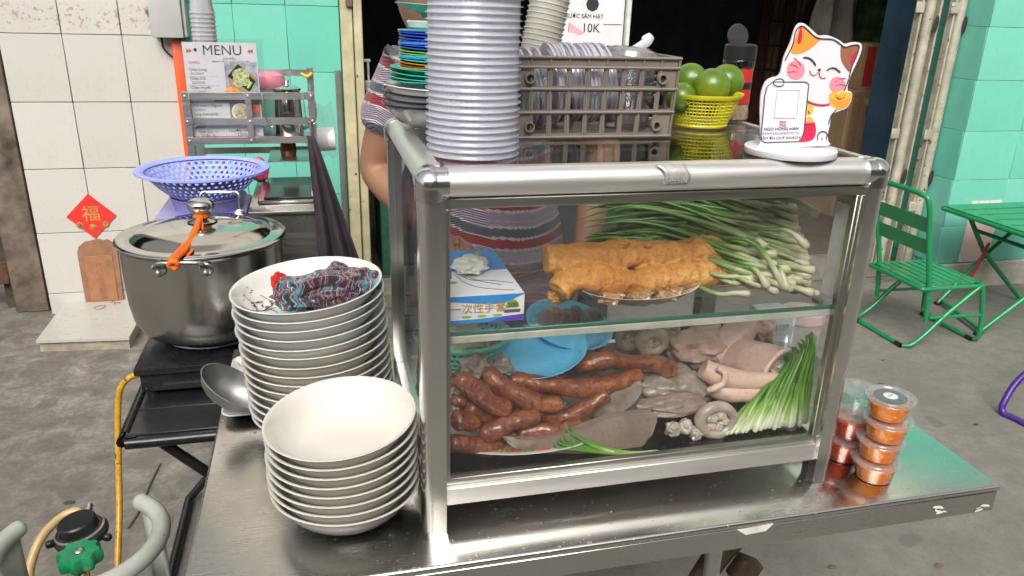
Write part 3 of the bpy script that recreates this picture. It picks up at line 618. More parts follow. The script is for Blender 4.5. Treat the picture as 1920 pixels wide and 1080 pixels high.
# tray with ladle and scraper between stove and bowls
tr = thing('melamine_tray', 'small white rectangular tray with black lines left of the bowls', 'tray', (-.272, .46, T))
def rrect(cx, cy, hx, hy, r, z, n=6):
    o = []
    for sx, sy, a0 in ((1, 1, 0), (-1, 1, 90), (-1, -1, 180), (1, -1, 270)):
        for k in range(n): a = R(a0+90*k/(n-1)); o.append(Vector((cx+sx*(hx-r)+r*math.cos(a), cy+sy*(hy-r)+r*math.sin(a), z)))
    return o
def loft(rings, cap0=True, cap1=True):
    m = MB(); n = len(rings[0]); m.v = [p for r_ in rings for p in r_]
    for i in range(len(rings)-1):
        for k in range(n): l = (k+1) % n; m.f.append((i*n+k, i*n+l, (i+1)*n+l, (i+1)*n+k))
    if cap0: m.f.append(tuple(range(n))[::-1])
    if cap1: m.f.append(tuple((len(rings)-1)*n+k for k in range(n)))
    return m
tcx, tcy = -.268, .53
rg = [rrect(tcx, tcy, .045, .115, .018, T+.001), rrect(tcx, tcy, .058, .132, .022, T+.014), rrect(tcx, tcy, .062, .136, .024, T+.0165), rrect(tcx, tcy, .059, .133, .022, T+.018), rrect(tcx, tcy, .052, .124, .02, T+.0125), rrect(tcx, tcy, .042, .112, .018, T+.006)]
loft(rg).build('tray_body', WHITEC, tr)
for pts in ([(-.055, -.10), (-.035, -.115), (-.01, -.10), (.02, -.118)], [(-.05, .05), (-.035, .03), (-.04, -.0), (-.03, -.03)], [(-.05, .1), (-.03, .085), (0, .1)]):
    MB().tube([(tcx+a, tcy+b, T+(.0072 if abs(a) < .041 and abs(b) < .111 else .0165)) for a, b in pts], .0007, 5, n=5).build('printed_line', FLOR, tr)
MB().box((tcx+.0, tcy+.02, T+.0085), (.03, .05, .003), None, .001).build('blue_label', mat('pale_blue_print', (.45, .52, .66), .4), tr)
sc = thing('wooden_scraper', 'brown wooden scraper handle in the tray behind the ladle', 'scraper', (-.24, .47, T+.01))
MB().box((-.235, .47, T+.036), (.014, .15, .028), Matrix.Rotation(R(14), 3, 'X') @ Matrix.Rotation(R(18), 3, 'Z'), .004, 2).build('handle', mat('scraper_wood', (.30, .17, .07), .6, var=.25, sc=40), sc)
ladle = thing('ladle', 'grey aluminium ladle lying bowl-up on the white tray', 'ladle', (-.27, .41, T+.02))
lc = at(436, 728, .385); lM = Matrix.Rotation(R(-14), 3, 'Z') @ Matrix.Rotation(R(34), 3, 'Y') @ Matrix.Rotation(R(10), 3, 'X')
prof = [(0, -.034), (.018, -.0325), (.034, -.025), (.045, -.012), (.051, .004), (.0525, .006), (.051, .0065), (.043, -.01), (.032, -.022), (.016, -.029), (0, -.0305)]
MB().lathe([(a*1.0, b*1.1) for a, b in prof], 36, lc, 1.25, .80, M=lM).jitter(.0015, 30).build('ladle_bowl', steel('dull_aluminium', (.36, .36, .355), .5, (1, 1, 1), 30, .15, .15), ladle)
MB().tube([lc+lM @ Vector((.03, .045, .002)), lc+Vector((.06, .10, .02)), lc+Vector((.07, .19, .06)), lc+Vector((.08, .26, .11))], [.006, .005, .005, .006], 8, n=5, flat=.5).build('ladle_handle', MATS['dull_aluminium'], ladle)
# ================================================================== ON TOP OF THE CASE
# tall stack of clear plastic bowls
CUP = sheer('milky_cup_plastic', (.96, .96, .99), .12, .8, .05, (.94, .94, 1.), .66, .6)
rb, rt_, ch = .0600, .0648, .078
cupm = MB().lathe([(0, .0015), (rb*.9, .0015), (rb, .0), (rb+.002, .003), (rt_-.003, ch-.006), (rt_-.0025, ch-.0035), (rt_-.001, ch-.0010), (rt_+.0015, ch-.0009), (rt_+.0015, ch), (rt_-.003, ch), (rt_-.0045, ch-.006), (rb+.0005, .0045), (rb*.88, .003), (0, .003)], 56).mesh('plastic_bowl', sharp=50)
NC = 37
for k in range(NC):
    lab = 'bottom clear plastic tub of the tall nested stack on the case' if k == 0 else 'topmost clear plastic tub of the tall nested stack' if k == NC-1 else f'{ordinal(k+1)} clear plastic tub from the bottom of the tall nested stack'
    place('plastic_tub', cupm, CUP, (.0925+random.uniform(-.0007, .0007), .122, CT+.0006+ch+k*.0089), (math.pi, 0, random.uniform(0, 6)), lab, 'tub', 'tall nested stack of clear plastic tubs')
# stack of small dishes on teal plates on white bowls, behind the tubs
sx_, sy_ = .082, .325
z = CT+.0006; bD = bowl_mesh('white_bowl', .0965, .047, .045, .0035, .0028, 48, .6); RIM = mat('navy_rim', (.01, .012, .04), .2)
rimm = MB().lathe([(.0955, .0445), (.0974, .0455), (.0974, .0478), (.0955, .0482), (.0940, .0473), (.0940, .0455)], 48).mesh('rim_band')
for k in range(4):
    o = place('white_bowl', bD, WHITEC, (sx_+random.uniform(-.002, .002), sy_, z), (0, R(-1.5), k), f'{ordinal(k+1)} white dark-rimmed bowl from the bottom under the teal plates', 'bowl', 'white bowls under the coloured plates')
    link_mesh('rim_band', rimm, RIM if k in (0, 1, 2) else WHITEC, o) if k in (0, 1, 2) else None
    z += .0088
z += .030
pT = bowl_mesh('teal_plate', .089, .020, .05, .003, .002, 44, .8); pS = bowl_mesh('small_dish', .0705, .013, .048, .0025, .002, 44, .9)
TEALP = mat('teal_melamine', (.05, .50, .42), .25, var=.04)
for k in range(4):
    place('teal_plate', pT, TEALP, (sx_+.003, sy_, z), (0, R(-2), k), f'{ordinal(k+1)} teal plate from the bottom between white bowls and small dishes', 'plate', 'teal plates in the dish stack'); z += .0048
z += .006
DC = {'brown': (.22, .09, .03), 'orange': (.70, .26, .03), 'yellow': (.72, .42, .05), 'cyan': (.03, .48, .72), 'lime': (.22, .55, .06), 'blue': (.03, .10, .62), 'teal': (.08, .58, .48)}
seq = ['yellow', 'brown', 'orange', 'teal', 'cyan', 'cyan', 'cyan', 'lime', 'lime', 'blue', 'blue', 'blue', 'cyan', 'blue', 'blue', 'blue', 'blue', 'blue', 'teal']
cnt = {}
for k, c in enumerate(seq):
    cnt[c] = cnt.get(c, 0)+1; tot = seq.count(c)
    lab = f'{c} small melamine dish in the coloured dish stack' if tot == 1 else f'{ordinal(cnt[c])} {c} small melamine dish from the bottom of the coloured dish stack'
    place('small_dish', pS, mat('dish_'+c, DC[c], .25, var=.05), (sx_+.001*math.sin(k), sy_+.0005*math.cos(k*2), z), (0, R(-1.5), k), lab, 'dish', 'coloured small dishes'); z += .0031
z += .0105
place('teal_sauce_dish', bowl_mesh('sauce_dish', .062, .022, .02, .002, .002, 36, .9), TEALP, (at(812, 8, .345).x, .345, at(770, 8, .345).z-.022), (0, R(3), 0), 'small flared teal dish peeking out beside the top of the tubs', 'dish', None)
hcup = at(770, 8, .345).z-.023-z; spc = MB().lathe([(0, 0), (.038, 0), (.040, .001), (.043, hcup-.003), (.041, hcup-.001), (0, hcup-.001)], 28, (at(812, 8, .345).x, .345, z+.0005)).build('stacked_cup', WHITEC); solo(spc, 'white cup hidden behind the tubs carrying the small teal dish', 'cup')

# ---------------------------------------------------------------- grey-brown plastic crate
CR = mat('taupe_crate_plastic', (.215, .185, .155), .45, var=.06, sc=14)
cr = thing('plastic_crate', 'taupe plastic crate with square openings holding clear lids', 'crate', (.32, .30, CT))
cx0, cx1, cy0, cy1, ch_ = .178, .447, .232, .395, .126
flare = .005
def crate_pt(u, z, side):   # u 0..1 along, z height
    f = flare*(z/ch_)
    if side == 'f': return Vector((cx0-f+(cx1-cx0+2*f)*u, cy0-f, CT+.001+z))
    if side == 'b': return Vector((cx0-f+(cx1-cx0+2*f)*u, cy1+f, CT+.001+z))
    if side == 'l': return Vector((cx0-f, cy0-f+(cy1-cy0+2*f)*u, CT+.001+z))
    return Vector((cx1+f, cy0-f+(cy1-cy0+2*f)*u, CT+.001+z))
NRM = {'f': Vector((0, 1, 0)), 'b': Vector((0, -1, 0)), 'l': Vector((1, 0, 0)), 'r': Vector((-1, 0, 0))}
def crate_wall(side, ncol):
    """wall plate with real openings, plus proud ribs"""
    zs = [0, .006, .036, .044, .072, .081, .108, ch_]; p = MB(); th = .0028; n = NRM[side]
    us = [i/ncol for i in range(ncol+1)]
    def quad(u0, u1, z0, z1): p.prism([crate_pt(u0, z0, side), crate_pt(u1, z0, side), crate_pt(u1, z1, side), crate_pt(u0, z1, side)], n*th)
    for i in range(ncol):
        g_ = .13/ncol; u0, u1 = us[i], us[i+1]; solid = i in (0, ncol-1)
        for a, b in ((0, 1), (2, 3), (4, 5), (6, 7)): quad(u0, u1, zs[a], zs[b])
        for a, b in ((1, 2), (3, 4), (5, 6)):
            if solid and ncol > 6 and a in (1, 5): quad(u0, u1, zs[a], zs[b])
            else: quad(u0, u0+g_, zs[a], zs[b]); quad(u1-g_, u1, zs[a], zs[b])
    w_ = p.build('wall', CR, cr)
    ribs = MB()
    for z_ in (.001, .040, .0765, .1095, ch_-.0015):
        a, b = crate_pt(-.004 if ncol > 6 else 0, z_, side)-n*.0022, crate_pt(1.004 if ncol > 6 else 1, z_, side)-n*.0022; ribs.tube([a, b], .0026, 6)
    for u in us: ribs.tube([crate_pt(u, .001, side)-n*.0012, crate_pt(u, ch_-.001, side)-n*.0012], .0017, 6)
    ribs.build('rib', CR, w_)
    return w_
wf = crate_wall('f', 9); crate_wall('b', 9); crate_wall('l', 5); crate_wall('r', 5)
MB().span((cx0, cy0, CT+.0008), (cx1, cy1, CT+.0035), .0008).build('crate_base', CR, cr)
for u in (.055+.045, .945-.045):
    for z_ in (.018, .093):
        c = crate_pt(u, z_, 'f'); MB().lathe([(.0058, 0), (.0058, .007), (.0084, .007), (.0088, 0), (.0058, 0)], 18, c-Vector((0, .0003, 0)), M=Matrix.Rotation(R(90), 3, 'X')).build('socket', CR, wf)
        MB().lathe([(0, .0005), (.0057, .0005)], 14, c-Vector((0, .0003, 0)), M=Matrix.Rotation(R(90), 3, 'X')).build('socket_hole', mat('socket_dark', (.03, .027, .024), .8), wf)
# clear lids standing on edge in the crate
LID = sheer('clear_lid_plastic', (.95, .95, .98), .1, .9, .07, (.93, .93, .99), .60, .5)
lidm = MB().lathe([(0, 0), (.056, 0), (.057, .0035), (.0635, .0038), (.065, .0005), (.0658, .001), (.0645, .0052), (.0565, .005), (.0555, .0014), (0, .0012)], 48).mesh('round_lid', sharp=45)
cy_ = (cy0+cy1)/2
k = 0
for x in [.196+.0062*i for i in range(7)]+[.255+.0066*i for i in range(16)]:
    hi = .075 if x < .25 else .082
    place('round_lid', lidm, LID, (x, cy_+.01*math.sin(k*.7), CT+.0055+.066+hi-.075), (0, R(90-random.uniform(4, 15)), 0), f'{ordinal(k+1)} clear round lid from the left standing on edge in the crate', 'lid', 'clear lids standing in the crate'); k += 1
PET = sheer('clear_pet_cup', (.93, .94, .95), .05, 1., .10, (.7, .7, .74), .12, .5)
petm = MB().lathe([(0, .001), (.034, .001), (.036, 0), (.037, .004), (.044, .05), (.0455, .053), (.048, .0535), (.0485, .0555), (.047, .0568), (.0435, .0555), (.036, .006), (.034, .0028), (0, .0028)], 40).mesh('clear_cup', sharp=45)
for i in range(7):
    place('clear_cup', petm, PET, (.402, cy_, CT+.0045+i*.0108), (0, 0, i), f'{ordinal(i+1)} clear cup from the bottom of the nested cups in the crate', 'cup', 'nested clear cups in the crate')
domem = MB().lathe([(.0485, 0), (.051, .001), (.0505, .004), (.046, .006), (.043, .014), (.03, .019), (0, .0205), (0, .0192), (.029, .0177), (.0418, .013), (.045, .005), (.0475, .002), (.0485, 0)], 40).mesh('dome_lid', sharp=40)
for i in range(2): place('dome_lid', domem, PET, (.400, cy_-.005, CT+.112+i*.0072), (R(4), R(2), i), f'{ordinal(i+1)} clear domed lid from the bottom lying on the crate cups', 'lid', 'clear domed lids on the crate')
spn = thing('plastic_spoon', 'milky plastic spoon sticking up out of the crate', 'spoon', (.425, .36, CT+.13))
s0, s1 = at(1205, 84, .36), at(1222, 66, .36); MB().tube([(.405, .37, CT+.12), s0, (s0+s1)/2, s1], [.004, .008, .0105, .006], 10, n=5, flat=.35, ref=(0, -1, .3)).build('spoon_blade', mat('milky_plastic', (.62, .66, .66), .3, Alpha=.85), spn)
# bag roll of translucent cups behind the crate
pk = thing('cup_sleeve', 'cream sleeve of nested paper-thin cups leaning behind the crate', 'cup sleeve', (.33, .43, CT))
SLV = mat('cream_cups', (.62, .60, .53), .4, var=.06, Alpha=.93)
pa, pb = Vector((.253, .43, CT+.005)), at(1035, -20, .44)
d = (pb-pa); L = d.length; q_ = d.to_track_quat('Z', 'Y').to_matrix()
for i in range(26):
    t = i/25; o = pa+d*t; MB().lathe([(.0325, 0), (.0355, L/25*1.05), (.0366, L/25*1.05), (.0366, L/25*1.25), (.0352, L/25*1.25), (.032, .001)], 30, o, M=q_).build('paper_cup', SLV, pk)
MB().prism([at(1068, 42, .425), at(1096, 62, .425), at(1088, 66, .42), at(1066, 60, .42)], (0, .004, 0)).build('red_printed_tip', mat('pink_print', (.70, .38, .42), .4), pk)
rcl = sheer('bag_film', (.93, .93, .95), .15, 1, .08, (.8, .8, .85), .10, .4)

# ---------------------------------------------------------------- limes in yellow basket
YB = mat('yellow_basket_plastic', (.72, .66, .03), .35, var=.08, sc=20, Transmission_Weight=0.)
bk = thing('lime_basket', 'yellow round mesh basket holding the limes', 'basket', (.562, .352, CT))
bc = Vector((.562, .352, CT+.0008)); br0, br1, bh = .050, .068, .058
def ring(r, z, t, seg=40, nm=None): return MB().tube([bc+Vector((r*math.cos(2*math.pi*i/seg), r*math.sin(2*math.pi*i/seg), z)) for i in range(seg)], t, 6, closed=True)
m = MB()
for i in range(56):
    a = 2*math.pi*i/56; m.tube([bc+Vector((br0*math.cos(a), br0*math.sin(a), .004)), bc+Vector((br1*math.cos(a), br1*math.sin(a), bh-.006))], .0011, 4, cap=False)
for j in range(9):
    t = j/8; r_ = br0+(br1-br0)*t; z_ = .004+(bh-.010)*t; rg_ = ring(r_, z_, .0011); m.add(rg_.v, rg_.f)
m.build('mesh_wall', YB, bk)
MB().lathe([(br1-.001, bh-.008), (br1+.003, bh-.007), (br1+.0065, bh-.001), (br1+.0065, bh+.0015), (br1+.001, bh), (br1-.002, bh-.006)], 48, bc).build('rim', YB, bk); MB().lathe([(0, 0), (br0, 0), (br0+.0015, .003), (br0, .006), (br0-.003, .003), (0, .0022)], 40, bc).build('base', YB, bk)
def lime_mat():
    g = G('lime_skin'); a = g.noise(9, 3, .5); b = g.noise(180, 3, .6)
    c = g.ramp(a, [(.35, (.05, .125, .007)), (.5, (.105, .19, .010)), (.64, (.22, .255, .016)), (.75, (.34, .31, .04))])
    c = g.mix(g.ramp(g.noise(30, 3), [(.66, 0.), (.70, .6)]), c, (.42, .36, .14)); g.col(c); g.set(Roughness=.32, Coat_Weight=.25); g.bump(b, .25, .0012); return g.m
LM = lime_mat()
def lime(c, r, rot, lab):
    prof = [(0, -1.10), (.10, -1.07), (.2, -.98)]+[(math.cos(t), math.sin(t)) for t in [R(-72+144*k/16) for k in range(17)]]+[(.2, .98), (.12, 1.06), (.06, 1.05), (0, 1.02)]
    o = MB().lathe([(a*r, b*r) for a, b in prof], 32, (0, 0, 0)).build('lime', LM, sharp=60); o.location = c; o.rotation_euler = rot; o['_o'] = (0, 0, 0); tag(o, lab, 'lime', 'limes in the yellow basket')
    MB().lathe([(0, 1.045*r), (.07*r, 1.06*r), (.09*r, 1.045*r), (0, 1.01*r)], 10).build('stem_scar', mat('stem_brown', (.25, .24, .08), .8), o)
lime(at(1294, 151, .385), .0315, (R(70), R(15), 0), 'lime at the left rear of the yellow basket'); lime(at(1334, 163, .325), .0325, (R(25), R(20), 1), 'front lime with pale top in the yellow basket')
lime(at(1362, 153, .38), .0320, (R(-60), R(35), 2), 'dark green lime at the right of the yellow basket'); lime(at(1277, 185, .335), .0285, (R(100), R(5), 0), 'low lime half hidden at the left side of the yellow basket')
# shaker jar
jr = thing('shaker_jar', 'clear spice shaker jar with black flip lid and red label', 'jar', (.672, .425, CT))
jc = Vector((.668, .42, CT+.0006)); JG = sheer('jar_plastic', (.95, .95, .94), .05, 1, .07)
MB().lathe([(0, 0), (.027, 0), (.0295, .004), (.0295, .018), (.0275, .024), (.0275, .095), (.030, .101), (.030, .112), (.025, .119), (.025, .121)], 32, jc).build('jar_body', JG, jr)
MB().lathe([(0, .002), (.026, .002), (.0275, .006), (.0272, .03), (.0262, .036), (0, .037)], 28, jc).build('spice', mat('spice_powder', (.45, .33, .22), .95, var=.25, sc=90), jr)
MB().lathe([(.0279, .032), (.0283, .032), (.0283, .097), (.0279, .097)], 32, jc).build('label', mat('red_label', (.58, .03, .03), .4), jr); MB().lathe([(.0284, .060), (.0287, .060), (.0287, .072), (.0284, .072)], 32, jc).build('label_band', mat('black_band', (.02, .02, .02), .4), jr)
MB().lathe([(.0285, .112), (.0300, .112), (.0305, .116), (.0300, .138), (.027, .141), (0, .1415)], 32, jc).build('lid', BLACKP, jr)
fl = jc+Vector((0, .010, .1425)); MB().lathe([(0, 0), (.021, 0), (.0225, .0015), (.021, .004), (0, .0045)], 24, fl+Vector((0, .008, .012)), M=Matrix.Rotation(R(78), 3, 'X')).build('flip_cap', mat('smoky_lid', (.05, .05, .055), .25, Alpha=.85), jr)
JF = frame(jc+Vector((-.0005, -.0292, .07)), (1, 0, 0), (0, 0, 1)); text('CHILI', .009, WHITEP, jr, JF) if False else None
# small clear lid left of the cat stand
scu = MB().lathe([(0, 0), (.026, 0), (.028, .003), (.030, .016), (.034, .017), (.034, .0195), (.0295, .0195), (.0265, .005), (0, .003)], 32, at(1418, 268, .15)).build('clear_sauce_lid', PET); solo(scu, 'small clear plastic cup lying behind the cat stand', 'cup')
v0 = min(v.co.z for v in scu.data.vertices); scu.location.z = CT+.0006

# ---------------------------------------------------------------- cat-shaped payment stand
cs = thing('cat_stand', 'white cat shaped payment stand on a round foot on the case', 'counter sign', (.60, .09, CT))
fc = Vector((.567, .064, CT)); XR = Vector((RT.x, RT.y, 0)).normalized(); YF = Vector((-XR.y, XR.x, 0))
WPL = mat('white_acrylic', (.78, .76, .80), .25, var=.02)
MB().lathe([(0, .0006), (.066, .0006), (.067, .002), (.067, .0095), (.0655, .011), (0, .011)], 64, fc).build('foot', WPL, cs)
P0 = fc+Vector((0, 0, .011))
def cat(u, v, d=0):     # a point of the card's plane: upright plate through the foot, turned a little to the right
    r_ = _ray(u, v); t = (P0-CAM).dot(YF)/r_.dot(YF); return CAM+r_*t-YF*d
OUT = [(1425, 262), (1424, 190), (1431, 158), (1443, 146), (1460, 139), (1468, 108), (1480, 80), (1488, 55), (1496, 44), (1506, 44), (1521, 56), (1533, 66), (1550, 66), (1570, 74), (1582, 82), (1596, 79), (1610, 80), (1614, 88), (1610, 104), (1599, 128), (1590, 150), (1587, 168), (1595, 173), (1594, 188), (1585, 202), (1570, 208), (1558, 215), (1554, 234), (1550, 252), (1551, 264), (1545, 272), (1430, 275)]
def flat(pts, d0, th, n=5, sm=True):
    Q = [cat(u, v, d0) for u, v in pts]; Q = smooth_path(Q, n, True) if sm else Q
    return MB().prism(Q, -YF*th)
flat(OUT, 0, .004, 4).build('card', WPL, cs)
CO = {'cat_face': (.80, .78, .80), 'cat_orange': (.86, .33, .06), 'cat_brown': (.33, .13, .08), 'cat_pink': (.80, .28, .36), 'cat_red': (.62, .03, .08), 'cat_gold': (.85, .47, .08), 'cat_line': (.05, .05, .06), 'cat_shade': (.70, .12, .18)}
for k_, v_ in CO.items(): mat(k_, v_, .3, var=.03)
def shape(nm, m, pts, lay=1, sm=True): return flat(pts, .004+.0003*lay, .0002, 5, sm).build(nm, MATS[m], cs)
def line(pts, w=.0008, m='cat_line', closed=False, lay=3): return MB().tube([cat(u, v, .0043+.0003*lay) for u, v in pts], w, 5, n=5, closed=closed).build('outline', MATS[m], cs)
head = [(1470, 112), (1484, 84), (1490, 58), (1499, 49), (1508, 52), (1524, 67), (1535, 72), (1560, 74), (1578, 86), (1583, 88), (1598, 84), (1608, 86), (1604, 103), (1594, 126), (1588, 150), (1580, 170)]
line(head)
shape('orange_patch', 'cat_orange', [(1482, 98), (1490, 70), (1497, 52), (1504, 51), (1520, 65), (1536, 71), (1528, 82), (1514, 93), (1498, 100)])
shape('brown_patch', 'cat_brown', [(1575, 85), (1583, 90), (1598, 86), (1609, 87), (1603, 103), (1594, 128), (1590, 134), (1581, 124), (1574, 108)])
shape('inner_ear', 'cat_red', [(1493, 80), (1496, 62), (1500, 49), (1502, 66), (1499, 80)], 2); shape('inner_ear', 'cat_red', [(1607, 92), (1598, 112), (1593, 121), (1593, 110), (1600, 99)], 2)
for cx_, cy_2, r_ in ((1490, 131, 17), (1568, 159, 15)):
    shape('blush', 'cat_pink', [(cx_+r_*math.cos(a/8*2*math.pi), cy_2+r_*1.05*math.sin(a/8*2*math.pi)) for a in range(8)])
for pts in ([(1504, 107), (1513, 108), (1521, 113), (1527, 122)], [(1548, 131), (1555, 127), (1564, 128), (1573, 135)]): line(pts, .0011)
for pts in ([(1516, 132), (1519, 139), (1526, 140), (1533, 134), (1535, 143), (1540, 146), (1546, 145)],): line(pts, .0007, 'cat_shade')
for pts in ([(1487, 108), (1494, 114), (1499, 122)], [(1480, 120), (1488, 122), (1494, 127)], [(1474, 136), (1483, 133), (1492, 134)], [(1562, 153), (1571, 147), (1584, 146)], [(1563, 160), (1573, 157), (1583, 159)]): line(pts, .0005, 'cat_shade')
shape('nose', 'cat_line', [(1531, 129), (1537, 129), (1534, 134)], 3)
shape('ingot', 'cat_gold', [(1552, 177), (1562, 172), (1580, 172), (1595, 175), (1592, 190), (1582, 202), (1566, 203), (1555, 194)], 2); shape('ingot_top', 'cat_orange', [(1555, 184), (1572, 189), (1592, 184), (1583, 199), (1567, 200)], 3); MB().sphere(cat(1575, 177, .0055), .008, 14, 9, (1, .25, .8)).build('ingot_ball', MATS['cat_gold'], cs)
line([(1512, 189), (1524, 194), (1540, 196), (1553, 194)], .0014, 'cat_red')
shape('bell', 'cat_gold', [(1510, 195), (1519, 195), (1523, 203), (1520, 212), (1511, 215), (1509, 205)], 2); line([(1513, 207), (1515, 212)], .0008)
shape('pouch', 'cat_red', [(1504, 229), (1510, 224), (1524, 227), (1528, 243), (1525, 257), (1515, 264), (1494, 265), (1500, 250)], 1); shape('pouch_coins', 'cat_gold', [(1506, 227), (1510, 220), (1516, 218), (1522, 222), (1523, 227)], 2); line([(1505, 229), (1515, 230), (1525, 227)], .0012, 'cat_shade')
line([(1566, 205), (1556, 216), (1551, 232)], .0008); line([(1531, 262), (1531, 252), (1537, 246), (1546, 247), (1550, 256)], .0008); line([(1548, 262), (1546, 254)], .0005); line([(1539, 262), (1539, 256)], .0005)
panel = [(1446, 153), (1508, 153), (1514, 158), (1513, 166), (1505, 245), (1501, 258), (1494, 264), (1432, 266), (1426, 262), (1425, 254), (1432, 178), (1436, 162)]
shape('notice_panel', 'cat_face', panel, 3, False); MB().tube([cat(u, v, .0055) for u, v in panel], .0008, 5, closed=True).build('panel_border', MATS['cat_line'], cs)
shape('paw', 'cat_face', [(1450, 151), (1456, 147), (1465, 148), (1467, 156), (1460, 161), (1450, 160)], 5); line([(1449, 158), (1448, 152), (1456, 147), (1466, 149), (1466, 158), (1457, 161), (1449, 158)], .0006, lay=7)
cp_ = [(1455, 168), (1496, 168), (1490, 220), (1449, 220)]; shape('code_panel', 'cat_face', cp_, 5, False); MB().tube([cat(u, v, .0062) for u, v in cp_], .0005, 4, closed=True).build('code_border', mat('pale_lilac_line', (.55, .55, .68), .4), cs)
def catM(u, v, d=.0062): p = cat(u, v, d); return frame(p, cat(u+20, v-.4, d)-p, (0, 0, 1))
PLUM = mat('plum_print', (.50, .03, .22), .4); LILA = mat('lilac_print', (.35, .28, .70), .4)
text('mo', .0075, PLUM, cs, catM(1465, 230), bold=.0004); text('mo', .0075, PLUM, cs, catM(1465, 236), bold=.0004)
text('NGO HONG HAN', .0064, MATS['cat_line'], cs, catM(1462, 243)); text('99MM24036M09749125', .0056, LILA, cs, catM(1462, 251)); text('CẢM ƠN QUÝ KHÁCH!', .0060, MATS['cat_line'], cs, catM(1460, 260))
# ================================================================== INSIDE THE CASE
SZ = sz1+.0006; FZ0 = FZ+.0006
# ---- glove box on the shelf
gb = thing('glove_box', 'blue and white box of disposable gloves on the glass shelf', 'box', (.09, .15, SZ))
A = on_z(983, 601, SZ); gx1, gy0 = A.x, A.y+.002; gx0 = gx1-.135; gh = .043; gy1 = gy0+.215
BOXW = mat('box_white', (.76, .76, .80), .4, var=.02); BOXB = mat('box_blue', (.03, .26, .68), .4, var=.06); BOXP = mat('box_purple', (.10, .06, .42), .4)
MB().span((gx0, gy0, SZ), (gx1, gy1, SZ+gh), .001).build('carton_body', BOXW, gb)
def top_(pts, m, nm, l=1): MB().prism([(gx0+a*(gx1-gx0), gy0+b*(gy1-gy0), SZ+gh+.0002*l) for a, b in pts], (0, 0, .0002)).build(nm, m, gb)
def frt(pts, m, nm, l=1): MB().prism([(gx0+a*(gx1-gx0), gy0-.0002*l, SZ+b*gh) for a, b in pts], (0, -.0002, 0)).build(nm, m, gb)
top_([(.01, .52), (.99, .50), (.99, .995), (.01, .995)], BOXB, 'blue_top_panel'); top_([(.01, .3), (.3, .36), (.34, .55), (.22, .72), (.01, .7)], BOXP, 'purple_corner', 2)
for k in range(3): top_([(.76+.02*math.cos(a/10*6.283)*2.2, .90-.13*k+.03*math.sin(a/10*6.283)*1.4) for a in range(10)], mat('olive_print', (.32, .46, .05), .4), 'green_dot', 3)
top_([(.27+.07*math.cos(a/10*6.283), .27+.025*math.sin(a/10*6.283)) for a in range(10)], mat('leaf_badge', (.08, .4, .08), .4), 'green_badge', 3)
frt([(0.005, .90), (.62, .66), (.78, .68), (.995, .97), (.995, 1), (.005, 1)], BOXB, 'blue_wave'); frt([(.005, .02), (.995, .02), (.995, .24), (.5, .16), (.005, .14)], BOXB, 'blue_band'); frt([(.6, .02), (.995, .02), (.995, .25), (.8, .2)], BOXP, 'purple_band', 2)
text('一次性手套', .0165, mat('gold_lettering', (.50, .27, .05), .4), gb, frame((gx0+.066, gy0-.0012, SZ+.018), (1, 0, 0), (0, 0, 1)), bold=.0004)
for k in range(3): frt([(.36+.17*k+.055*math.cos(a/10*6.283), .26+.05*math.sin(a/10*6.283)) for a in range(10)], MATS['olive_print'], 'green_tag', 2)
frt([(.865+.075*math.cos(R(180*a/8)), .5+.3*math.sin(R(180*a/8))) for a in range(9)], mat('badge_green', (.25, .42, .05), .4), 'count_badge', 2)
text('200', .0105, INK, gb, frame((gx0+.117, gy0-.0012, SZ+.0225), (1, 0, 0), (0, 0, 1)), bold=.0004); frt([(.775, .32), (.955, .32), (.955, .44), (.775, .44)], mat('badge_brown', (.16, .10, .07), .4), 'badge_strip', 2)
for pts in ([(.35, .42), (.45, .22), (.62, .12), (.9, .06)], [(.5, .36), (.62, .26), (.8, .18)], [(.42, .4), (.52, .3), (.7, .28), (.95, .2)]): MB().tube([(gx0+a*(gx1-gx0), gy0+b*(gy1-gy0), SZ+gh+.0006) for a, b in pts], .0004, 4, n=5).build('printed_line', INK, gb)
tm = lump((gx0+.073, gy0+.105, SZ+gh+.012), (.027, .036, .011), 4, .6, -.5); gv = tm.build('protruding_glove', mat('glove_film', (.76, .75, .70), .35, var=.05, Alpha=.92), gb)
# ---- oval plate with scraps and fried dough
def dish(name, c, rx, ry, h, m, label, cat_, tilt=None, rot=0, deep=.6, group=None):
    n = 1.; o = [(0, 0), (.55, 0), (.6, .02), (.86, .55), (1.0, .97), (1.015, 1.0), (.995, 1.01), (.84, .62), (.58, .14), (0, .12)]
    mb = MB().lathe([(r_, z_*h) for r_, z_ in o], 56, (0, 0, 0), rx, ry); ob = mb.build(name, m, sharp=50); ob.location = c; ob.rotation_euler = (*(tilt or (0, 0)), rot); ob['_o'] = (0, 0, 0)
    return tag(ob, label, cat_, group)
dp = Vector((.365, .118, SZ))
dish('oval_plate', dp, .105, .075, .024, WHITEC, 'white plate with fried scraps under the fried dough on the shelf', 'plate', rot=.15)
TRIPE = mat('fried_scrap', (.42, .23, .09), .6, var=.4, sc=60, bump=.5, bsc=120, spot=((.65, .55, .42), 40, .55))
for k in range(9):
    o = lump(dp+Vector((-.065+.016*k, -.045+.02*((k*7) % 3)-.006*abs(k-4)*.0, .016)), (.017, .014, .009), 40+k, .8, k).build('fried_scrap', TRIPE); solo(o, f'{ordinal(k+1)} fried tripe scrap from the left on the plate under the dough', 'food scrap', 'fried scraps on the plate')
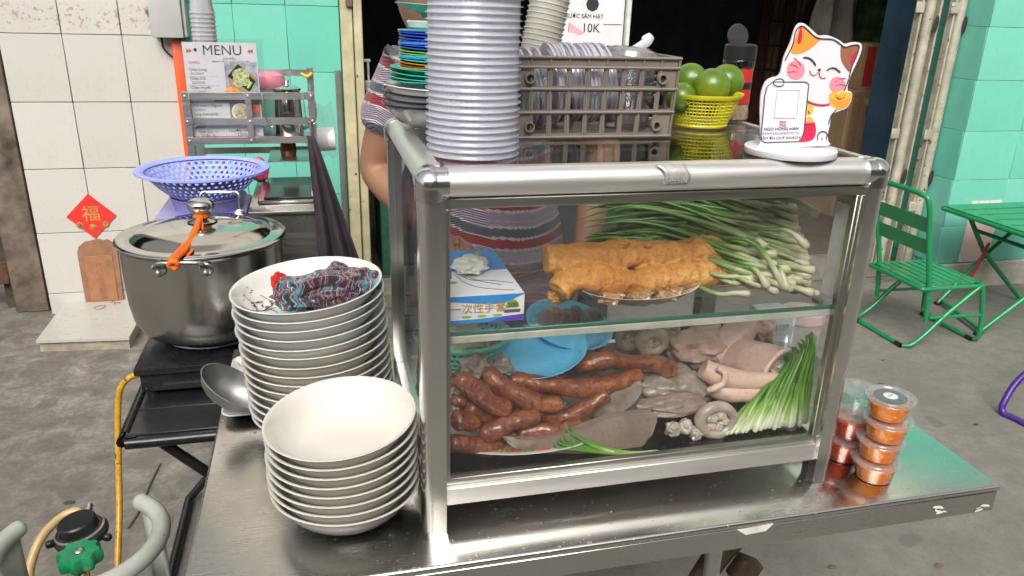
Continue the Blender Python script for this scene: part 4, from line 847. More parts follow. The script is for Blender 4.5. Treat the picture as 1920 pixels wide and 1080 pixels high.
def fried_mat():
    g = G('fried_dough'); a = g.noise(16, 5, .6); b = g.noise(120, 5, .65); geo = g.new('ShaderNodeNewGeometry')
    c = g.ramp(a, [(.3, (.44, .15, .022)), (.5, (.60, .26, .05)), (.68, (.72, .39, .11))]); c = g.mix(g.ramp(b, [(.34, .7), (.5, 0.)]), c, (.38, .14, .028)); c = g.mix(g.ramp(g.noise(8, 4), [(.62, 0.), (.74, .35)]), c, (.40, .15, .03))
    c = g.mix(g.ramp(geo.outputs['Pointiness'], [(.505, 0.), (.56, .65)]), c, (.42, .16, .03)); c = g.mix(g.ramp(geo.outputs['Pointiness'], [(.44, .5), (.49, 0.)]), c, (.80, .52, .18))
    g.col(c); g.set(Roughness=.42, Subsurface_Weight=.08, Subsurface_Radius=(.01, .004, .001)); c = None
    g.bump(g.math('ADD', b, g.math('MULTIPLY', g.noise(45, 4), 1.5)), .9, .005); return g.m
FRY = fried_mat()
def dough(pts, rads, seed, flat=1.):
    m = MB().tube(pts, [r_*1.22 for r_ in rads], 44, n=26, flat=.92, ref=(0, -.3, 1))
    for v in m.v:
        n1 = noise.noise(v*22+Vector((seed, 0, 0))); n2 = noise.noise(v*70+Vector((0, seed, 0))); n3 = noise.noise(v*170)
        c = Vector((n1, noise.noise(v*22+Vector((9, seed, 3))), noise.noise(v*24+Vector((seed, 7, 1))))); tb_n = noise.turbulence(v*48+Vector((seed, 0, 0)), 4, False); v += c*.0085+Vector((0, 0, 0))
    return m
def S(u, v, y): return at(u, v, y)
fd = thing('fried_dough', 'golden fried dough stick with two long lobes on the white plate', 'fried dough', (.37, .11, SZ+.02))
m1 = dough([S(1022, 488, .135), S(1060, 488, .135), S(1120, 482, .135), S(1180, 478, .138), S(1250, 478, .138), S(1310, 472, .138), S(1364, 470, .138)], [.018, .022, .021, .023, .022, .021, .0215, .021, .018], 3)
m2 = dough([S(1048, 546, .10), S(1075, 522, .108), S(1130, 524, .108), S(1185, 529, .108), S(1230, 518, .11), S(1300, 515, .11), S(1350, 510, .11), S(1382, 508, .112)], [.014, .018, .020, .022, .018, .0185, .020, .018, .019, .012], 8)
m1.add(m2.v, m2.f); do_ = m1.build('raw', FRY); rm_ = do_.modifiers.new('r', 'REMESH'); rm_.mode = 'VOXEL'; rm_.voxel_size = .0021
dg_ = bpy.context.evaluated_depsgraph_get(); dg_.update(); me_ = bpy.data.meshes.new_from_object(do_.evaluated_get(dg_)); bpy.data.objects.remove(do_)
nr = [v.normal.copy() for v in me_.vertices]
for v, n_ in zip(me_.vertices, nr):
    p = v.co; rid = 1-abs(noise.noise(Vector((p.x*85, p.y*30, p.z*30)))); bl = noise.noise(p*120); big = noise.noise(p*38+Vector((4, 1, 0)))
    v.co = p+n_*(.0028*big+.0018*(rid**3-.4)+.0010*bl+.0007*noise.noise(p*300))
for p in me_.polygons: p.use_smooth = True
me_.transform(Matrix.Translation(-Vector(fd['_o']))); me_.name = 'dough_body'; me_.materials.clear(); link_mesh('dough_body', me_, FRY, fd)
for (u, v, s_) in ((1170, 458, .006), (1215, 460, .004), (1045, 556, .010), (1380, 500, .008)): lump(S(u, v, .12), (s_*1.6, s_, s_), u, .8).build('crust_tip', FRY, fd, sharp=70)
# ---- scallions
def leaf_mat(name, stops, axis_len=1., rough=.35):
    g = G(name); at_ = g.new('ShaderNodeAttribute'); at_.attribute_name = 'along'; gi = g.new('ShaderNodeObjectInfo')
    f = g.math('ADD', at_.outputs['Fac'], g.math('MULTIPLY', g.math('SUBTRACT', gi.outputs['Random'], .5), .10))
    c = g.ramp(f, stops); n = g.noise(70, 3, .5); c = g.mix(g.ramp(n, [(.3, .35), (.65, 0.)]), c, g.mix(.5, c, (.02, .06, .01))); c = g.mix(g.math('MULTIPLY', gi.outputs['Random'], .35), c, g.mix(.6, c, (.10, .20, .02)))
    g.col(c); g.set(Roughness=rough, Subsurface_Weight=.1, Subsurface_Radius=(.004, .006, .002)); g.bump(g.noise(260, 2), .2, .0006); return g.m
SC1 = leaf_mat('scallion_skin', [(0, (.54, .47, .33)), (.20, (.60, .57, .42)), (.33, (.36, .43, .19)), (.45, (.10, .215, .035)), (1, (.045, .13, .016))])
SC2 = leaf_mat('scallion_bright', [(0, (.66, .66, .50)), (.12, (.56, .62, .38)), (.26, (.24, .42, .08)), (.45, (.09, .26, .02)), (1, (.05, .17, .012))])
def stalk(parent, pts, r0, r1, m, seg=7, bulb=1.5, flat=1., nm='stalk'):
    P = smooth_path(pts, 5); N = len(P); rad = []
    for i in range(N):
        t = i/(N-1); r_ = r0+(r1-r0)*t
        if bulb > 1 and t < .16: r_ *= 1+(bulb-1)*math.sin(min(1, t/.16)*math.pi*.9+.25) if t > .02 else .75
        if t > .9: r_ *= max(.12, (1-t)/.1)
        rad.append(r_)
    o = MB().tube(P, rad, seg, flat=flat).build(nm, m, parent, sharp=60)
    me = o.data; a = me.attributes.new('along', 'FLOAT', 'POINT'); k = len(me.vertices)
    for i in range(k): a.data[i].value = min(1, (i//seg)/(N-1))
    return o
random.seed(21)
sb_ = thing('scallion_bundle', 'big bundle of scallions with white bulbs lying on the shelf', 'scallions', (.58, .2, SZ))
for k in range(150):
    v = random.uniform(372, 552); w_ = (552-v)/180
    u = random.uniform(1400+60*w_*.6, 1572-30*abs(w_-.45)); y = .048+.11*w_+random.uniform(-.008, .02)
    b_ = S(u, v, y); b_.x = min(b_.x, .652+random.uniform(-.006, 0)); b_.z = max(b_.z, SZ+.008)
    L_ = random.uniform(.05, .085); dr = Vector((-1, random.uniform(.05, .4), random.uniform(.02, .42))).normalized()
    m0 = b_+dr*L_; m1 = m0+Vector((-random.uniform(.05, .08), random.uniform(.02, .05), random.uniform(0, .022))); m0.y = max(m0.y, .06)
    if m1.x < .50: m1.y = max(m1.y, .17); 
    e1 = m1+Vector((-random.uniform(.05, .09), random.uniform(.03, .07), random.uniform(-.02, .012))); e2 = e1+Vector((-random.uniform(.02, .08), .03, -random.uniform(.005, .03)))
    for q_ in (m1, e1, e2): q_.y = min(max(q_.y, .185 if q_.x < .52 else .09), .44); q_.z = min(max(q_.z, SZ+.006), 1.225)
    stalk(sb_, [b_, b_+dr*L_*.4, m0, m1, e1, e2], random.uniform(.0040, .0062), random.uniform(.0017, .0027), SC1, 7, random.uniform(1.2, 1.7))
for u0, v0, u1, v1, y in ((1470, 540, 1400, 450, .05), (1560, 402, 1430, 372, .09), (1436, 465, 1400, 462, .07), (1515, 465, 1440, 430, .06), (1405, 535, 1392, 500, .06), (1440, 540, 1390, 500, .045), (1475, 545, 1450, 500, .045)):
    a_, b_ = S(u0, v0, y), S(u1, v1, y+.03); a_.x = min(a_.x, .655); stalk(sb_, [a_, (a_+b_)/2+Vector((0, 0, .012)), b_, b_+Vector((-.03, .03, -.005))], .0052, .0025, SC1, 8, 1.5)
for k in range(34):   # long leaves sweeping left over the top
    v = random.uniform(385, 452); a_ = Vector((.60-.1*random.random(), .15+.12*random.random(), SZ+.07+.06*random.random())); e_ = S(random.uniform(1215, 1300), v+random.uniform(-8, 6), .30); e_.z = max(e_.z, SZ+.01)
    stalk(sb_, [a_, a_.lerp(e_, .35)+Vector((0, 0, .03)), a_.lerp(e_, .7)+Vector((0, 0, .018)), e_], .0045, .0014, SC1, 6, 1., .6, 'leaf')
# lower bright bundle
sl = thing('scallion_bunch', 'bright green bunch of scallions in the lower right of the case', 'scallions', (.6, .08, FZ0))
random.seed(5)
for k in range(78):
    t = random.random(); l = random.random()
    a_ = S(1360+150*t+random.uniform(-8, 8), 832-10*t-24*l*(1-abs(t-.5)), .048+.02*l)
    e_ = S(1478+88*t+random.uniform(-14, 14), 720-62*t+random.uniform(-34, 24), .125-.075*t+.02*random.random()); e_.x = min(e_.x, .664)
    a_.z = max(a_.z, FZ0+.006); m_ = a_.lerp(e_, .5)+Vector((-.004+random.uniform(-.006, .006), -.004, .010+random.uniform(-.004, .006))); q_ = e_+(e_-m_)*.22+Vector((0, .01, .0)); q_.x = min(q_.x, .664)
    stalk(sl, [a_, a_.lerp(m_, .5)+Vector((0, 0, .004)), m_, e_, q_], random.uniform(.0036, .0052), random.uniform(.0022, .0034), SC2, 7, 1.3, .8)
sp2 = thing('scallion_sprig', 'few thin scallions lying before the platter at the front glass', 'scallions', (.35, .035, FZ0))
for k in range(6):
    a_ = S(1238+random.uniform(-12, 12), 848+k*.8, .036); e_ = S(1056+k*5, 838-4*k+random.uniform(-4, 4), .040+.003*k); stalk(sp2, [a_, S(1150, 850-k*1.2, .037+.001*k), e_, e_+Vector((-.012, .006, .006+.003*k))], .0036, .0017, SC2, 7, 1.4)
b_ = S(1075, 815, .05); stalk(sp2, [S(1150, 848, .038), S(1110, 836, .042), b_, b_+Vector((-.01, .005, .006))], .003, .0018, SC2, 7, 1.)
# ---- platter with key-pattern border
PC = Vector((.185, .176, FZ0)); plt = dish('oval_platter', PC, .185, .142, .022, WHITEC, 'large oval platter with red key-pattern border under the sausages', 'platter')
KEYR = mat('key_red', (.45, .04, .02), .3); KEYG = mat('key_gold', (.55, .38, .06), .3)
pr_in, pr_out = .80, .95
def rimp(a, r_): h_ = .022*(.62+(r_-.84)/.16*.36) if r_ > .84 else .022*(.14+(r_-.58)/.26*.48); return Vector((.185*r_*math.cos(a), .142*r_*math.sin(a), h_+.0012))
m = MB(); nn = 72
for i in range(nn):
    a0, a1 = 2*math.pi*i/nn, 2*math.pi*(i+1)/nn
    m.add([rimp(a0, .80), rimp(a1, .80), rimp(a1, .93), rimp(a0, .93)], [(0, 1, 2, 3)])
m.build('gold_border', KEYG, plt)
for i in range(40):
    a = 2*math.pi*(i+.5)/40; w_ = 2*math.pi/40*.36; up_ = Vector((0, 0, .0006))
    path = [(-1, .82), (-1, .915), (1, .915), (1, .845), (-.35, .845), (-.35, .885), (.4, .885)]
    MB().tube([rimp(a+p*w_, r_)+up_ for p, r_ in path], .0009, 4).build('key_motif', KEYR if i % 2 == 0 else mat('key_green', (.10, .20, .10), .3), plt)
# ---- sausages
def sausage_mat():
    g = G('roast_sausage'); a = g.noise(20, 4, .6); b = g.noise(75, 5, .65); r_ = g.new('ShaderNodeObjectInfo')
    c = g.ramp(a, [(.32, (.085, .016, .005)), (.48, (.20, .046, .010)), (.66, (.34, .11, .024))]); c = g.mix(g.ramp(b, [(.34, .85), (.5, 0.)]), c, (.065, .016, .008)); c = g.mix(g.ramp(g.noise(11, 3), [(.60, 0.), (.72, .6)]), c, (.42, .20, .07))
    c = g.mix(g.math('MULTIPLY', r_.outputs['Random'], .3), c, (.24, .05, .015)); g.col(c); g.set(Roughness=g.ramp(b, [(.3, .22), (.7, .42)]), Coat_Weight=.7, Coat_Roughness=.06); g.bump(g.math('ADD', g.math('MULTIPLY', b, 1.4), g.noise(190, 3)), .75, .0035); return g.m
SAU = sausage_mat()
def sausage(pts, r_, label, seed):
    P = [S(*p) for p in pts]; n_ = 18; N = (len(P)-1)*n_+1; Ls = sum((P[j+1]-P[j]).length for j in range(len(P)-1))
    rad = []
    for i in range(N):
        t = i/(N-1); e = min(t, 1-t)/(r_*1.15/Ls); rad.append(r_*(math.sqrt(max(0, 1-(1-min(1, e))**2)) if e < 1 else 1)*(1+.06*math.sin(t*9+seed)) + .0006)
    m = MB().tube(smooth_path(P, n_), rad, 18)
    for v in m.v: v += noise.noise_vector(v*38+Vector((seed, 0, 0)))*.0030+noise.noise_vector(v*120)*.0013
    o = m.build('sausage', SAU, sharp=80); solo(o, label, 'sausage', 'roast sausages on the platter')
    for e_ in (P[0]+(P[0]-P[1]).normalized()*.0015, P[-1]+(P[-1]-P[-2]).normalized()*.0015): lump(e_, (.0035, .003, .003), seed, .6).build('tied_end', mat('sausage_end', (.16, .06, .03), .5), o)
for i, (pts, r_, lb) in enumerate((
    ([(1075, 690, .16), (1130, 676, .15), (1190, 680, .15), (1235, 682, .15), (1262, 700, .15)], .0155, 'topmost sausage at the right end of the pile'),
    ([(955, 712, .13), (1010, 720, .12), (1080, 727, .115), (1150, 718, .12), (1205, 704, .13)], .0150, 'long sausage lying level across the middle of the pile'),
    ([(912, 690, .125), (935, 720, .11), (975, 745, .10), (1020, 757, .095), (1056, 757, .095)], .0162, 'sausage curving down from the blue plate to the pile centre'),
    ([(852, 705, .085), (885, 725, .085), (915, 752, .08), (955, 768, .085)], .0165, 'sausage at the upper left beside the front post'),
    ([(900, 822, .075), (935, 802, .075), (975, 787, .08), (1012, 777, .09)], .0160, 'sausage slanting up at the front centre of the pile'),
    ([(848, 790, .065), (870, 788, .07), (895, 795, .08)], .0160, 'stubby sausage end at the left next to the post'),
    ([(840, 832, .060), (870, 833, .065), (910, 838, .07), (938, 832, .085)], .0150, 'lowest sausage at the left front of the platter'),
    ([(878, 760, .09), (905, 778, .095), (940, 790, .105)], .0130, 'short sausage tucked under the upper left sausage'),
    ([(970, 815, .085), (1010, 808, .08), (1050, 805, .08), (1088, 792, .09)], .0125, 'dark thin sausage in front of the liver slice'),
    ([(1020, 790, .12), (1075, 778, .11), (1110, 757, .105), (1140, 735, .105)], .0150, 'reddish sausage slanting up to the right behind the liver slice'),
    ([(1122, 655, .22), (1130, 662, .20), (1150, 668, .19), (1158, 690, .18)], .0120, 'small split sausage tip standing behind the topmost sausage'),
    ([(1010, 705, .17), (1030, 702, .165), (1060, 712, .16)], .0120, 'short sausage piece peeking over the long level sausage'),
    ([(852, 742, .10), (872, 762, .10), (890, 790, .095)], .0150, 'sausage going down behind the stubby end at the left post'),
    ([(960, 760, .12), (1000, 775, .115), (1050, 782, .115), (1090, 772, .12)], .0145, 'sausage lying below the curving one at the pile centre'),
    ([(905, 800, .10), (945, 815, .095), (985, 820, .095), (1010, 812, .10)], .0140, 'low sausage hidden behind the front centre sausage'),
    ([(1095, 745, .135), (1140, 742, .13), (1185, 728, .13)], .0140, 'sausage beneath the right end of the long level one'))):
    sausage(pts, r_*.95, lb, i+1)
# ---- offal
def meat(name, stops, sc=14, rough=.45, bump=.4, fine=90):
    if name in MATS: return MATS[name]
    g = G(name); a = g.noise(sc, 5, .6, dist=.4); b = g.noise(fine, 5, .65); c = g.ramp(a, stops); c = g.mix(g.ramp(b, [(.32, .4), (.5, 0.)]), c, tuple(x*.6 for x in stops[0][1])); c = g.mix(g.ramp(g.noise(sc*.6, 3), [(.52, 0.), (.68, .35)]), c, (stops[1][1][0]*1.05, stops[1][1][1]*.78, stops[1][1][2]*.68)); c = g.mix(g.ramp(g.noise(sc*4, 3, .5, dist=1.5), [(.64, 0.), (.72, .12)]), c, (.62, .56, .47))
    g.col(c); g.set(Roughness=g.ramp(b, [(.3, rough*.7), (.7, rough*1.3)]), Subsurface_Weight=.12, Subsurface_Radius=(.008, .004, .003), Coat_Weight=.45, Coat_Roughness=.18); g.bump(g.math('ADD', b, g.math('MULTIPLY', g.noise(sc*2.5, 4), 1.2)), bump, .003); MATS[name] = g.m; return g.m
LIV = meat('boiled_liver', [(.3, (.20, .135, .11)), (.5, (.275, .205, .17)), (.7, (.345, .275, .235))], 9, .5, .18, 160); GRY = meat('boiled_lung', [(.3, (.19, .145, .115)), (.5, (.30, .245, .20)), (.7, (.42, .36, .31))], 22)
PNK = meat('boiled_skin', [(.3, (.58, .36, .29)), (.5, (.66, .46, .38)), (.7, (.74, .57, .49))], 8, .38, .12); INT = meat('boiled_intestine', [(.3, (.30, .235, .19)), (.5, (.42, .35, .29)), (.7, (.56, .50, .43))], 16, .35, .25); FRL = meat('pale_frill', [(.3, (.36, .31, .25)), (.5, (.47, .42, .35)), (.7, (.58, .53, .46))], 30, .35, .5)
def slab(name, pts, y0, depth, m, label, cat_, rnd=.004, lift=0, seg=2):
    """thick cut: outlined front face, depth going back and a little up, edges rounded"""
    P = smooth_path([S(u, v, y0) for u, v in pts], 5, True); bm = bmesh.new(); D = Vector((0, depth, lift))
    A = [bm.verts.new(p) for p in P]; B = [bm.verts.new(p+D) for p in P]; n = len(P)
    bm.faces.new(A); bm.faces.new(B[::-1])
    for i in range(n): bm.faces.new((A[i], B[i], B[(i+1) % n], A[(i+1) % n]))
    ed = [e for e in bm.edges if (e.verts[0] in A) == (e.verts[1] in A)]
    bmesh.ops.bevel(bm, geom=ed, offset=rnd, segments=seg, profile=.5, affect='EDGES'); bmesh.ops.triangulate(bm, faces=[f for f in bm.faces if len(f.verts) > 4])
    mb = MB(); bm.verts.index_update(); mb.v = [v.co.copy() for v in bm.verts]; mb.f = [tuple(v.index for v in f.verts) for f in bm.faces]; bm.free(); mb.jitter(.0016, 45, 3)
    return solo(mb.build(name, m, sharp=70), label, cat_)
slab('liver_slab', [(945, 822), (1000, 826), (1080, 808), (1130, 788), (1180, 778), (1231, 776), (1229, 800), (1215, 828), (1180, 846), (1130, 850), (1060, 850), (985, 848)], .052, .020, LIV, 'grey boiled liver slab cut flat at the front of the platter', 'liver', .005, -.004)
slab('lung_piece', [(1110, 782), (1130, 752), (1165, 728), (1200, 716), (1206, 730), (1185, 760), (1150, 778)], .11, .04, GRY, 'crumbly grey meat piece between the sausages and liver slab', 'meat', .004, .004)
o = lump(S(1265, 728, .15), (.066, .046, .034), 61, .5, -.2).build('stomach_piece', GRY); solo(o, 'large grey boiled stomach piece right of the sausages', 'meat')
lump(S(1260, 758, .092), (.062, .03, .016), 71, .4, .05).build('underside', LIV, None) and None
solo(bpy.data.objects['underside'], 'lower grey flap of meat under the boiled stomach piece', 'meat'); bpy.data.objects['underside'].name = 'meat_flap'
o = lump(S(890, 690, .15), (.022, .03, .024), 73, .9).build('meat_chunk', GRY); solo(o, 'ragged grey meat chunk at the left behind the upper left sausage', 'meat')
o = lump(S(935, 690, .17), (.026, .024, .02), 75, .9).build('meat_chunk', GRY); solo(o, 'ragged grey meat chunk touching the green strainer', 'meat')
o = lump(S(856, 750, .11), (.014, .02, .022), 76, .9).build('meat_chunk', FRL); solo(o, 'pale fatty meat chunk at the far left behind the post', 'meat')
# rolled skin and folded ear on the right
rs = thing('skin_roll', 'pink boiled pork skin folded over a frilly pale core', 'pork skin', tuple(S(1420, 700, .17)))
def roll(a, b):   # b along x, a around: open C-section
    t = -2.0+4.1*a; x0 = S(1352+118*b, 668+22*b, .25-.125*b); r_ = .043-.008*(1-b)
    return x0+Vector((-1.1*r_*math.cos(t)*.95, -.35*r_*math.cos(t), r_*math.sin(t)*.8+.004*math.sin(b*5)+.004*math.sin(a*9)))
MB().grid(roll, 30, 24).jitter(.002, 40).build('skin_sheet', PNK, rs, solid=.008, sharp=80)
lump(S(1466, 694, .135), (.024, .02, .017), 81, .8).build('frilly_core', FRL, rs)
tb = thing('stomach_tube', 'pale pink tapering boiled tube with a knotted collar', 'offal', tuple(S(1390, 720, .12)))
MB().tube([S(1318, 690, .125), S(1350, 705, .115), S(1400, 714, .11), S(1450, 712, .105), S(1482, 706, .10)], [.017, .021, .017, .014, .008], 16, n=8).jitter(.002, 50).build('upper_tube', PNK, tb, sharp=80)
MB().tube([S(1330, 725, .12), S(1365, 735, .11), S(1410, 737, .105), S(1462, 728, .10)], [.016, .019, .016, .011], 16, n=8).jitter(.002, 50).build('lower_tube', PNK, tb, sharp=80)
MB().tube([S(1345, 690, .098), S(1359, 700, .092), S(1356, 718, .088), S(1338, 728, .088), S(1328, 732, .092)], [.005, .006, .006, .005], 10, n=6).jitter(.001, 80).build('collar', PNK, tb, sharp=80)
tg = thing('tongue', 'pink boiled tongue sloping up behind the folded skin', 'tongue', tuple(S(1380, 640, .26)))
MB().tube([S(1335, 672, .22), S(1360, 645, .235), S(1385, 622, .25), S(1408, 608, .26)], [.018, .028, .033, .022], 18, n=8, flat=.8).jitter(.003, 30).build('tongue_body', PNK, tg, sharp=80)
o = lump(S(1310, 650, .25), (.075, .05, .036), 91, .4, .2).build('meat_lump', meat('brown_meat', [(.3, (.40, .25, .20)), (.5, (.50, .34, .28)), (.7, (.6, .44, .37))], 14)); solo(o, 'brown pink lump of boiled meat at the centre back', 'meat')
o = lump(S(1430, 618, .25), (.02, .03, .026), 93, .6).build('meat_lump', PNK); solo(o, 'pale lump of boiled skin before the white container', 'meat')
o = lump(S(1240, 710, .18), (.07, .05, .022), 95, .4).build('meat_lump', GRY); solo(o, 'broad grey meat bed behind the stomach piece', 'meat')
o = lump(S(1390, 690, .23), (.075, .05, .02), 97, .4).build('meat_lump', GRY); solo(o, 'grey meat bed under the folded pork skin', 'meat')
# intestine coils
def coil(c, r0, turns, rad, m_out, label, seed, M=None, core=True):
    root = thing('intestine_coil', label, 'intestine', tuple(c)); P = []
    for k in range(int(14*turns)+1):
        a = k/14*2*math.pi; rr_ = r0*(1-.16*a/6.28); p = Vector((rr_*math.cos(a), 0, rr_*math.sin(a)*.8)); P.append(Vector(c)+((M @ p) if M else p)+Vector((0, -.004*k/14, 0)))
    MB().tube(P, [rad*.8, rad, rad, rad*.85], 14, n=3).jitter(.0022, 60, seed).build('coil', m_out, root, sharp=80)
    if core:
        for j in range(5):
            a = j*1.25; lump(Vector(c)+Vector((r0*.35*math.cos(a), -.003, r0*.33*math.sin(a))), (r0*.3, r0*.28, r0*.26), seed+j, .5).build('frill', FRL, root)
coil(S(1342, 788, .062), .034, 1.1, .010, INT, 'curled intestine ring with frilly fat at the front of the case', 3, Matrix.Rotation(R(20), 3, 'Y')); coil(S(1222, 640, .24), .026, 1.6, .010, INT, 'grey coiled intestine behind the topmost sausage', 7)
coil(S(1180, 632, .27), .022, 1.2, .010, INT, 'pale coiled intestine near the blue plates', 11); coil(S(1255, 625, .27), .018, 1.1, .008, INT, 'small intestine curl beside the brown pink meat lump', 13)
for k, (u, v) in enumerate(((1262, 805), (1285, 800), (1305, 812))):
    o = lump(S(u, v, .062), (.013, .013, .013), 100+k, .5).build('frill_piece', FRL if k else INT); solo(o, f'{ordinal(k+1)} pale frilly scrap from the left beside the front intestine ring', 'offal', 'frilly scraps')
# blue plates, strainer, containers in the lower back
BLU = mat('sky_blue_melamine', (.12, .48, .74), .25, var=.05)
d1 = dish('blue_plate', S(1017, 666, .185)-Vector((0, 0, .012)), .080, .074, .026, BLU, 'empty sky blue plate tilted over the sausages', 'plate', (R(9), R(-13)), .1)
d2 = dish('blue_plate', S(1062, 614, .265)-Vector((0, 0, .014)), .080, .078, .026, BLU, 'sky blue plate of dark meat slices behind the empty one', 'plate', (R(14), R(6)), .1)
for k in range(9):
    o = slab('meat_slice', [(1010+13*k, 600-8*(k % 3)), (1035+12*k, 592-5*(k % 2)), (1040+11*k, 606), (1018+12*k, 612)], .235+.004*(k % 3), .018, meat('dark_meat', [(.3, (.14, .085, .075)), (.5, (.23, .16, .145)), (.7, (.36, .28, .26))], 26), f'{ordinal(k+1)} dark meat slice from the left on the rear blue plate', 'meat slice', .003, .004); o['group'] = 'dark meat slices on the blue plate'
# things supporting the plates
o = lump(S(1040, 690, .26), (.09, .06, .028), 111, .3).build('meat_bed', GRY); solo(o, 'grey meat heap underneath the two blue plates', 'meat')
GRN = mat('mint_plastic', (.16, .55, .44), .35, var=.05)
sn = thing('mint_strainer', 'mint green plastic strainer at the left under the shelf', 'strainer', (.085, .26, FZ0)); sc_ = Vector((.100, .232, 0)); 
def holed(parent, c, r0, r1, z0, z1, nA, nR, m, nm, th=.0016, ow=.5, oh=.5):
    """wall with real oblong holes: each cell is a frame of quads round an opening"""
    mb = MB(); 
    def pt(a, t, k=0): r_ = r0+(r1-r0)*t**.8; return c+Vector(((r_)*math.cos(a), (r_)*math.sin(a), z0+(z1-z0)*t**1.15))
    for j in range(nR):
        for i in range(nA):
            a0, a1 = 2*math.pi*(i+.5*(j % 2))/nA, 2*math.pi*(i+1+.5*(j % 2))/nA; t0, t1 = j/nR, (j+1)/nR
            am, tm_, da, dt = (a0+a1)/2, (t0+t1)/2, (a1-a0)*ow/2, (t1-t0)*oh/2
            o_ = [(a0, t0), (am, t0), (a1, t0), (a1, tm_), (a1, t1), (am, t1), (a0, t1), (a0, tm_)]
            i_ = [(am+da*math.cos(R(225+45*k)), tm_+dt*math.sin(R(225+45*k))) for k in range(8)]
            mb.add([pt(*p) for p in o_]+[pt(*p) for p in i_], [(k, (k+1) % 8, (k+1) % 8+8, k+8) for k in range(8)])
    return mb.build(nm, m, parent, solid=th)
holed(sn, sc_, .055, .078, FZ0+.095, FZ0+.143, 44, 5, GRN, 'holed_wall', .0016, .62, .6)
MB().lathe([(.077, FZ0+.142), (.083, FZ0+.144), (.085, FZ0+.149), (.080, FZ0+.152), (.076, FZ0+.146)], 44, sc_).build('rim', GRN, sn)
MB().lathe([(0, FZ0+.090), (.054, FZ0+.090), (.056, FZ0+.096), (.053, FZ0+.094), (0, FZ0+.093)], 40, sc_).build('base', GRN, sn)
tub = MB().lathe([(0, FZ0), (.06, FZ0), (.066, FZ0+.085), (.068, FZ0+.088), (.063, FZ0+.089), (0, FZ0+.087)], 32, sc_).build('steel_pan', steel('pan_steel')); solo(tub, 'steel pan under the mint strainer at the back left', 'pan')
o = lump(sc_+Vector((0, 0, FZ0+.130)), (.06, .06, .022), 121, .7).build('greens_heap', meat('pale_herb', [(.3, (.20, .24, .12)), (.5, (.36, .38, .24)), (.7, (.5, .5, .38))], 40)); solo(o, 'heap of pale herbs in the mint strainer', 'herbs')
wc = at(1466, 600, .34); pc0 = at(1530, 590, .33); bw = at(1482, 640, .27)
wb = thing('plastic_container', 'white container with black label marks right of the case', 'container', (wc.x, .37, T))
MB().span((wc.x-.036, .34, T+.0006), (wc.x+.036, .41, wc.z+.012), .006, 2).build('container_body', mat('white_pp', (.66, .68, .68), .35), wb); MB().span((wc.x-.032, .3385, wc.z-.035), (wc.x+.026, .3398, wc.z+.002)).build('label', mat('grey_label', (.45, .50, .53), .4), wb)
for k in range(6): MB().span((wc.x-.028+.008*k, .3372, wc.z-.024+.004*(k % 2)), (wc.x-.0235+.008*k, .3384, wc.z-.010)).build('label_mark', INK, wb)
pc = thing('pink_container', 'pale pink plastic tub on the table right of the case', 'container', (pc0.x, .36, T)); ph = pc0.z-T
MB().lathe([(0, .0006), (.034, .0006), (.042, ph-.03), (.0435, ph-.026), (.046, ph-.026), (.046, ph-.006), (.0, ph-.003)], 28, (pc0.x, .372, T)).build('container_body', mat('pale_pink_plastic', (.66, .50, .48), .35), pc)
cbw = thing('clear_bowl', 'clear plastic bowl behind the lower scallions', 'bowl', (bw.x, .27, T)); bh_ = bw.z-.03-T
MB().lathe([(0, bh_), (.03, bh_), (.045, bh_+.03), (.05, bh_+.042), (.052, bh_+.043), (.048, bh_+.045), (.043, bh_+.03), (.028, bh_+.003), (0, bh_+.003)], 36, (bw.x, .27, T)).build('bowl_body', sheer('clear_bowl_plastic', (.86, .92, .92), .06, 1, .1, (.6, .72, .72), .3), cbw)
o = lump((bw.x, .27, T+bh_/2), (.05, .045, bh_/2*.93), 131, .2).build('ice_bag', sheer('bag_plastic', (.85, .9, .9), .2, 1, .1, (.6, .66, .66), .5)); solo(o, 'clear bag of ice under the clear bowl', 'bag')
# laminated white sheet inside the right-hand glass
ls = thing('white_board', 'white laminated sheet standing against the right-hand glass', 'sheet', (.672, .045, SZ))
MB().span((.6735, .034, SZ), (.6765, .078, SZ+.165), .001).build('clear_margin', sheer('laminate', (.8, .85, .84), .05, 1, .1), ls); MB().span((.6705, .034, SZ+.004), (.6732, .072, SZ+.158)).build('paper', mat('board_paper', (.62, .62, .63), .5), ls)
